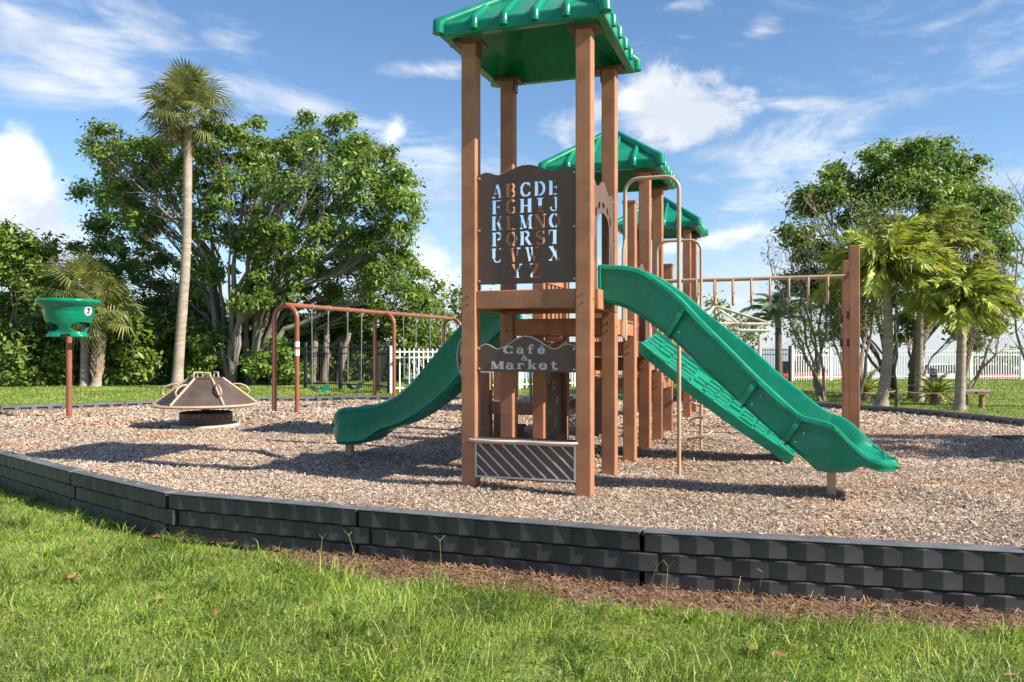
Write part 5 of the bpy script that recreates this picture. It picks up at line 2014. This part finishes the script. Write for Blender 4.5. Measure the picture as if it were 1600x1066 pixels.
# trunks standing behind the swings
for k, (x0, y0, x1, y1, r_, lab) in enumerate(((421, 596, 418, 500, .14, 'slim upright trunk just left of the first swing arch'), (489, 596, 492, 500, .17, 'pale trunk behind the first swing chains'),
                                          (507, 596, 510, 510, .17, 'stout grey trunk between the first two swing chains'), (527, 596, 545, 520, .15, 'leaning trunk behind the middle swing chains'))):
    p0, p1 = at(x0, y0, 34.8), at(x1, y1, 35.2)
    p0.z = -.1
    rt = empty('slender_tree', p0)
    tag(rt, lab, 'tree', 'trunks behind the swings')
    m = MB(); limb(m, (0, 0, -.1), p1 - p0, r_, r_ * .75, .03, 8, 9, random.Random(k + 9))
    m.build('stem', 'fig_bark', rt, smooth=60)

# ================================================================== palms
def fan_mesh(seed, ndl=30, R0=.85, pet=.75, dry=False):
    """costapalmate leaf along +x: petiole, then a drooping fan of blades"""
    rnd = random.Random(seed)
    m = MB()
    droop = rnd.uniform(.35, .75)
    m.tube([(0, 0, 0), (pet * .5, 0, .05), (pet, 0, .03)], [.022, .016, .012], 5)
    for i in range(ndl):
        t = -1 + 2 * i / (ndl - 1)
        a = t * R(125)
        L_ = R0 * (1 - .38 * abs(t) ** 2.0) * rnd.uniform(.88, 1.08)
        cx = pet + .16 * (1 - abs(t))
        d = Vector((math.cos(a), math.sin(a), 0))
        s = Vector((-d.y, d.x, 0)) * .026
        b = Vector((cx, 0, .03))
        z1 = .05 * math.cos(a) - .05 * abs(t) + rnd.uniform(-.02, .02)
        mid = b + d * L_ * .55 + Vector((0, 0, z1))
        tip = b + d * L_ + Vector((0, 0, z1 - droop * L_ * rnd.uniform(.5, 1.2)))
        fold = Vector((0, 0, .012))
        m.add([b, mid + s + fold, mid - s + fold * -.3, mid, tip], [(0, 1, 3), (0, 3, 2), (1, 4, 3), (3, 4, 2)])
    return m

def sabal(name, label, base, top, r0, r1, nf, scale, seed, boots=False, group=None, cat='palm tree'):
    rnd = random.Random(seed)
    root = empty(name, base)
    tag(root, label, cat, group)
    b, tp = Vector(base), Vector(top) - Vector(base)
    m = MB()
    pts, rs = [], []
    n = 26
    for i in range(n + 1):
        t = i / n
        off = Vector((math.sin(t * 3) * .10, math.cos(t * 2.3) * .06 - .06, 0)) * (tp.length * .12)
        pts.append(tp * t + off * math.sin(math.pi * t))
        flare = 1 + .35 * max(0, (.05 - t) / .05)
        rs.append((r0 + (r1 - r0) * t) * flare * rnd.uniform(.96, 1.04))
    m.tube(pts, rs, 12)
    m.build('trunk', 'palm_bark', root, smooth=60)
    if boots:
        bt = MB()
        L_ = tp.length
        for row in range(int(L_ / .16)):
            t = .12 + .88 * row * .16 / L_
            if t > 1:
                break
            for k in range(6):
                a = 2 * math.pi * k / 6 + (row % 2) * .52
                d = Vector((math.cos(a), math.sin(a), 0))
                s = Vector((-d.y, d.x, 0))
                c = tp * t + d * (r0 * .95)
                bt.loft([[c + s * .06, c - s * .06, c - s * .05 - d * .05, c + s * .05 - d * .05],
                         [c + d * .10 + s * .022 + Vector((0, 0, .30)), c + d * .10 - s * .022 + Vector((0, 0, .30)), c + d * .07 - s * .02 + Vector((0, 0, .31)), c + d * .07 + s * .02 + Vector((0, 0, .31))]])
        bt.build('leaf_boots', 'boot_bark', root)
    meshes = [fan_mesh(seed * 10 + k).mesh('frond', 'sabal_leaf') for k in range(4)]
    drym = fan_mesh(seed * 10 + 9, 18, .8, .7).mesh('dry_frond', 'dry_leaf')
    for i in range(nf):
        f = (i + .5) / nf
        el = R(84) - f ** .9 * R(125) + rnd.uniform(-.22, .22)
        az = i * 2.39996 + rnd.uniform(-.25, .25)
        sc = scale * rnd.uniform(.72, 1.18) * (1 - .12 * (f < .15))
        dry = f > .94 and rnd.random() < .5
        link('frond', drym if dry else rnd.choice(meshes), root, tuple(tp + Vector((0, 0, -.05 - .25 * f * scale))), (rnd.uniform(-.5, .5), -el, az), (sc, sc, sc))
    # old flower stalks
    fl = MB()
    for k in range(4):
        a = rnd.uniform(1.6, 4.6)
        d = Vector((math.cos(a), math.sin(a), 0))
        p1 = tp + d * scale * 1.0 + Vector((0, 0, scale * .9))
        for j in range(10):
            q = tp.lerp(p1, rnd.uniform(.6, 1))
            fl.tube([q, q + Vector((rnd.uniform(-.3, .3), rnd.uniform(-.3, .3), rnd.uniform(-.1, .35))) * scale], .008, 4)
        fl.tube([tp, tp.lerp(p1, .6) + Vector((0, 0, .1)), p1], .014, 5)
    fl.build('flower_stalks', 'twig', root)
    return root

tb = at(277, 601, 30.5); tb.z = -.05
sabal('cabbage_palm', 'very tall cabbage palm with a slim bare grey trunk in front of the fig tree', tb, at(296, 172, 31.0), .195, .15, 52, 1.20, 3)
p = at(133, 598, 31.8); p.z = -.05
sabal('cabbage_palm', 'short cabbage palm with smooth reddish trunk behind the funnel goal', p, at(131, 452, 32.0), .18, .17, 50, 1.05, 5)
p = at(150, 598, 31.7); p.z = -.05
sabal('cabbage_palm', 'short cabbage palm with criss-cross boot trunk right of the funnel goal', p, at(160, 482, 31.6), .19, .18, 42, 1.0, 6, True)

def feather_mesh(seed, L_=2.0, nl=84, leaf=.42, bushy=True, arch=1.0):
    rnd = random.Random(seed)
    m = MB()
    def P(t):
        return Vector((L_ * (t - .22 * arch * t ** 3), 0, L_ * arch * (.16 * t - .62 * t ** 2.4)))
    pts = [P(i / 12) for i in range(13)]
    m.tube(pts, [.020 - .015 * i / 12 for i in range(13)], 5)
    for i in range(nl):
        t = .16 + .84 * i / (nl - 1)
        c = P(t)
        d = (P(min(1, t + .02)) - P(t - .02)).normalized()
        for sd in (-1, 1):
            an = R(rnd.uniform(-75, 60)) if bushy else R(rnd.uniform(-12, 18))
            l = leaf * (1 - .55 * abs(t - .45) ** 1.3 * 2 * .8) * rnd.uniform(.6, 1.2)
            side = Vector((0, sd, 0))
            nrm = d.cross(side)
            if nrm.z < 0:
                nrm = -nrm
            out = (side * math.cos(an) + nrm * math.sin(an)).normalized()
            dirv = (out * .86 + d * .5).normalized()
            w = d.cross(dirv).cross(dirv).normalized() * (.0052 if bushy else .010)
            mid = c + dirv * l * (.42 if bushy else .5)
            tip = mid + (dirv * .28 * l + Vector((rnd.uniform(-.14, .14) * l, rnd.uniform(-.14, .14) * l, -rnd.uniform(.30, .70) * l)) if bushy else dirv * .4 * l + Vector((0, 0, -.25 * l)))
            m.add([c, mid + w, tip, mid - w], [(0, 1, 2), (0, 2, 3)])
    return m

def feather_palm(name, label, base, top, r0, r1, nf, L_, seed, leafm='feather_leaf', ringm='palm_bark', bushy=True, leaf=.45, bow=(0, 0)):
    rnd = random.Random(seed)
    root = empty(name, base)
    tag(root, label, 'palm tree')
    tp = Vector(top) - Vector(base)
    m = MB()
    n = 40
    pts, rs = [], []
    for i in range(n + 1):
        t = i / n
        pts.append(tp * t + Vector((bow[0], bow[1], 0)) * math.sin(math.pi * t))
        rs.append((r0 + (r1 - r0) * t ** .8) * (1 + .5 * max(0, (.10 - t) / .10)) * (1.05 if i % 2 else .97))
    m.tube(pts, rs, 12)
    m.build('trunk', ringm, root, smooth=60)
    cs = MB(); cs.tube([tp - Vector((0, 0, .02)), tp + Vector((0, 0, .25)), tp + Vector((0, 0, .5))], [r1 * 1.05, r1 * 1.0, r1 * .45], 10)
    cs.build('crown_shaft', leafm, root, smooth=60)
    ms = [feather_mesh(seed * 10 + k, L_, leaf=leaf, bushy=bushy, arch=[.8, 1.0, 1.25][k % 3]).mesh('frond', leafm) for k in range(3)]
    for i in range(nf):
        f = (i + .5) / nf
        el = R(88) - f * R(70)
        az = i * 2.39996 + rnd.uniform(-.2, .2)
        sc = rnd.uniform(.88, 1.1)
        link('frond', rnd.choice(ms), root, tuple(tp + Vector((0, 0, .45 - .25 * f))), (rnd.uniform(-.25, .25), -el, az), (sc, sc, sc))
    return root
p = at(1376, 634, 20.4); p.z = -.08
feather_palm('feather_palm', 'yellow green feathery palm with ringed bowed trunk beside the ladder posts', p, at(1386, 462, 20.4), .15, .10, 24, 1.75, 2, bow=(.10, 0), leaf=.50)
p = at(1499, 641, 19.4); p.z = -.08
feather_palm('feather_palm', 'bright green feathery palm with straight grey trunk beside the wooden bench', p, at(1503, 515, 19.4), .13, .10, 22, 1.5, 4, leaf=.46)
p = at(1435, 600, 22.6); p.z = -.08
feather_palm('feather_palm', 'olive drooping palm crown between the two front palms', p, at(1440, 420, 22.8), .12, .09, 22, 1.9, 7, leafm='olive_leaf', leaf=.5)
p = at(1217, 585, 33.0); p.z = -.08
feather_palm('feather_palm', 'small blue-green palm standing before the white fence under the ladder rail', p, at(1216, 512, 33), .16, .12, 15, 1.75, 6, leafm='blue_leaf', ringm='dark_bark', bushy=False, leaf=.5)

# sparse bare twig trees
def twig_tree(label, base_px, Y, tips, seed, leafm=None, nleaf=0, r0=.05):
    rnd = random.Random(seed)
    b = at(*base_px, Y)
    b.z = -.1
    root = empty('bare_tree', b)
    tag(root, label, 'bare tree', 'bare twiggy trees at right')
    m = MB()
    C = []
    for t in tips:
        tp = at(*t, Y + rnd.uniform(-.5, .5)) - b
        pts = limb(m, (rnd.uniform(-.1, .1), rnd.uniform(-.1, .1), 0), tp, r0, .010, .08, 8, 6, rnd)
        for k in range(11):
            q = pts[rnd.randint(3, 8)]
            e = q + Vector((rnd.uniform(-.8, .8), rnd.uniform(-.6, .6), rnd.uniform(.1, .9)))
            pp_ = limb(m, q, e, .012, .005, .1, 4, 4, rnd)
            for j in range(5):
                q2 = pp_[rnd.randint(1, 4)]
                e2 = q2 + Vector((rnd.uniform(-.4, .4), rnd.uniform(-.3, .3), rnd.uniform(0, .45)))
                m.tube([q2, e2], [.006, .003], 3)
                C.append(e2)
    m.build('branches', 'twig', root)
    if nleaf:
        C = np.array([tuple(c) for c in C])
        idx = RNG.integers(0, len(C), nleaf)
        P = C[idx] + RNG.normal(0, .12, (nleaf, 3))
        link('crown', leaf_mesh('crown', P, RNG.normal(0, 1, (nleaf, 3)) + [0, 0, .5], .09, leafm), root)
twig_tree('bare grey twiggy tree left of the right fig crown', (1285, 560), 23.0, [(1200, 400), (1225, 350), (1255, 345), (1240, 400), (1210, 440), (1275, 330), (1265, 380)], 3, 'light_leaf', 500)
twig_tree('dry twiggy tree with yellow leaves in front of the fig crown', (1340, 560), 22.2, [(1300, 380), (1330, 340), (1360, 330), (1400, 345), (1320, 400), (1370, 370), (1345, 420), (1300, 440)], 4, 'light_leaf', 5200)
twig_tree('dry grey branches at the right side of the fig crown', (1500, 540), 22.8, [(1530, 380), (1560, 420), (1545, 450), (1510, 390), (1490, 370), (1575, 460)], 5, 'dry_leaf', 700)
twig_tree('bare branches reaching in at the right picture edge', (1660, 560), 20.5, [(1575, 330), (1590, 380), (1560, 400), (1600, 290), (1580, 440), (1600, 470)], 6, None, 0, .07)

# cycads below the right fig
def cycad(label, px, py, n, L_, seed):
    rnd = random.Random(seed)
    x, y = G(px, py)
    root = empty('cycad_plant', (x, y, -.05))
    tag(root, label, 'plant', 'cycads under the fig')
    m = MB(); m.lathe([(.0, .28), (.10, .28), (.14, .15), (.13, -.05)], 12); m.build('stem', 'boot_bark', root)
    ms = [feather_mesh(seed + k, L_, 26, .16, False, .7).mesh('frond', 'cycad_leaf') for k in range(2)]
    md = feather_mesh(seed + 7, L_ * .8, 20, .14, False, .9).mesh('dry_frond', 'dry_leaf')
    for i in range(n):
        f = i / n
        dry = f > .72
        link('frond', md if dry else rnd.choice(ms), root, (0, 0, .25), (0, -(R(80) - f * R(100)), i * 2.4), (1, 1, 1))
cycad('yellow green cycad with dry skirt behind the small sign', 1462, 630, 22, .85, 11)
cycad('green cycad between the ladder posts and the ringed palm', 1352, 625, 20, .95, 17)

# ================================================================== small things at right
def bench():
    x0, y0 = G(1522, 635)
    root = empty('log_bench', (x0, y0, -.04), R(-6))
    tag(root, 'rustic plank bench on two log legs on the lawn at right', 'bench')
    m = MB(); m.box(-.33, .33, -.15, .15, .40, .455); m.build('seat', 'grey_wood', root, bevel=.01)
    m = MB(); m.box(-.31, -.06, -.16, .13, .345, .399); m.build('bracket', 'wood', root); m = MB(); m.box(.02, .30, -.16, .13, .345, .399); m.build('bracket', 'wood', root)
    for sx in (-.20, .18):
        m = MB(); m.tube([(sx, 0, -.1), (sx, 0, .344)], .062, 12); m.build('leg', 'wood', root, smooth=50)
bench()
def small_sign():
    x0, y0 = G(1458, 630)
    root = empty('notice_sign', (x0, y0, -.04), R(-8))
    tag(root, 'small brown and white prohibition sign on a thin stake by the cycad', 'sign')
    m = MB(); m.tube([(0, 0, -.2), (0, 0, .72)], .018, 8); m.build('stake', 'dark_bark', root)
    W, Hh = .105, .19
    m = MB(); m.box(-W, W, -.028, -.019, .80 - Hh, .80 + Hh); bo = m.build('plate', 'white_print', root, bevel=.003)
    m = MB(); m.box(-W + .02, W - .02, -.031, -.0285, .80 - Hh + .02, .80 + Hh - .02); m.build('field', 'sign_brown', bo)
    m = MB(); m.tube([(.058 * math.cos(t), -.0325, .86 + .058 * math.sin(t)) for t in np.linspace(0, 2 * math.pi, 25)], .011, 6, caps=False)
    m.tube([(-.04, -.0325, .90), (.04, -.0325, .82)], .008, 6); m.build('symbol', 'white_print', bo)
    m = MB(); m.box(-.06, .06, -.034, -.0315, .715, .73); m.box(-.06, .06, -.034, -.0315, .68, .695); m.box(-.045, .045, -.034, -.0315, .645, .66); m.build('text_lines', 'white_print', bo)
small_sign()
def rope():
    root = empty('rope_barrier', (*G(1401, 637), 0))
    tag(root, 'low rope barrier on a short wooden post between the palm trunks', 'rope barrier')
    b = Vector((*G(1401, 637), 0))
    m = MB(); m.tube([(0, 0, -.2), (0, 0, .45)], .05, 10); m.build('post', 'dark_bark', root)
    a = Vector((*G(1340, 640), 0)) - b
    c = Vector((*G(1490, 640), 0)) - b
    m = MB()
    for e in (a, c):
        m.tube([Vector((0, 0, .42)).lerp(e + Vector((0, 0, .42)), k / 8) - Vector((0, 0, .05 * math.sin(math.pi * k / 8))) for k in range(9)], .012, 6)
    m.build('rope', 'tan_pipe', root)
rope()
def shelter():
    Y = 30.0
    c = at(1130, 545, Y); c.z = 0
    root = empty('shelter', (c.x, c.y, -.05), R(14))
    tag(root, 'cream metal shelter frame with a low pitched roof behind the green slide', 'shelter')
    for (x, y) in ((1.0, -.9), (-1.15, .9)):
        m = MB(); m.box(x - .05, x + .05, y - .05, y + .05, -.1, 2.15); m.build('post', 'cream_edge', root)
    for (a, b) in (((-1.5, -1.0), (1.35, -1.0)), ((1.35, -1.0), (1.35, 1.0)), ((1.35, 1.0), (-1.5, 1.0)), ((-1.5, 1.0), (-1.5, -1.0))):
        for z in (2.18, 2.42):
            m = MB(); m.tube([(*a, z), (*b, z)], .045, 6); m.build('roof_beam', 'cream_edge', root)
    for (x, y) in ((-1.5, -1), (1.35, -1), (1.35, 1), (-1.5, 1)):
        m = MB(); m.tube([(x, y, 2.44), (-.35, 0, 3.1)], .045, 6); m.build('rafter', 'cream_edge', root)
    for k in range(5):
        x = -1.0 + .5 * k
        m = MB(); m.tube([(x, -1.0, 2.18), (x, -1.0, 2.42)], .022, 6); m.build('strut', 'cream_edge', root)
shelter()

# ================================================================== parked cars beyond the fence
def car(label, px, Y, ang, body_m, h=1.0):
    x = (px - 800) / 1250 * Y
    root = empty('parked_car', (x, Y, float(lawn_z(x, Y))), ang)
    tag(root, label, 'car', 'cars parked beyond the fence')
    def ring(xx, w, z0, z1):
        return [(xx, -w, z0), (xx, -w - .03, (z0 + z1) / 2), (xx, -w + .05, z1), (xx, w - .05, z1), (xx, w + .03, (z0 + z1) / 2), (xx, w, z0)]
    m = MB(); m.loft([ring(-2.1, .72, .38, .70 * h), ring(-1.95, .84, .28, .86 * h), ring(-.9, .88, .24, .94 * h), ring(.6, .88, .24, .92 * h), ring(1.6, .84, .26, .82 * h), ring(2.05, .70, .36, .64 * h)])
    b = m.build('body', body_m, root, smooth=35)
    m = MB(); m.loft([ring(-1.75, .70, .86 * h, .92 * h), ring(-1.25, .70, .86 * h, 1.42 * h), ring(.15, .70, .86 * h, 1.46 * h), ring(.95, .72, .86 * h, .93 * h)])
    cb = m.build('cabin', 'glass_dark', root, smooth=35)
    m = MB(); m.loft([ring(-1.30, .63, 1.40 * h, 1.445 * h), ring(-.6, .65, 1.44 * h, 1.50 * h), ring(.18, .63, 1.43 * h, 1.475 * h)])
    m.build('roof_panel', body_m, root, smooth=35)
    for xx in (-1.3, 1.3):
        for yy in (-.80, .80):
            t = MB(); t.tube([(xx, yy - .1, .32), (xx, yy + .1, .32)], .32, 18); w = t.build('wheel', 'rubber', root, smooth=40)
            t = MB(); t.tube([(xx, yy - .105, .32), (xx, yy + .105, .32)], .19, 14); t.build('rim', 'steel', w)
    for yy in (-.55, .55):
        t = MB(); t.box(2.0, 2.06, yy - .14, yy + .14, .54 * h, .66 * h); t.build('headlight', 'white_print', root)
        t = MB(); t.box(-2.12, -2.02, yy - .14, yy + .14, .56 * h, .72 * h); t.build('tail_light', 'tail_red', root)
car('red car behind the white fence left of the ladder posts', 1262, 43.6, R(12), 'red_paint', 1.12)
car('red car behind the fence just right of the bench palm', 1560, 45.4, R(4), 'red_paint', .95)
car('white car between the fig trunk and the red car beyond the fence', 1478, 46.5, R(5), 'white_paint', .95)
car('red car cut off by the right picture edge beyond the fence', 1712, 45.8, R(2), 'red_paint', .95)

# rubber mat lying on the chips at the right edge
x0, y0 = G(1603, 688)
m = MB(); m.box(-.42, .42, -.22, .22, 0, .025)
tag(m.build('rubber_mat', 'rubber', bevel=.008, loc=(x0, y0, .035), rot=(0, 0, .1)), 'black rubber mat on the wood chips at the right edge', 'mat')

# small tree added unseen past the right edge, crown shaped to shade the chips
lb = [((10.3, 9.3, 3.4), (1.25, .55, .40)), ((11.2, 9.0, 3.7), (1.2, .6, .5)), ((10.9, 11.35, 2.95), (1.0, .45, .30)), ((11.6, 10.2, 4.2), (1.1, .9, .6)), ((12.3, 9.8, 3.6), (1.0, .9, .6))]
broadleaf('added_shade_tree', 'unseen tree added beyond the right picture edge to shade the wood chips', 'tree', (11.5, 9.7, -.3), lb, 'dark_leaf', 'dark_bark', leaf=.16, per=40, leaves=60, cr=.32, stems=3, spread=.2, r0=.08, fork=.5, twigs=4, seed=77, lower=1.0)
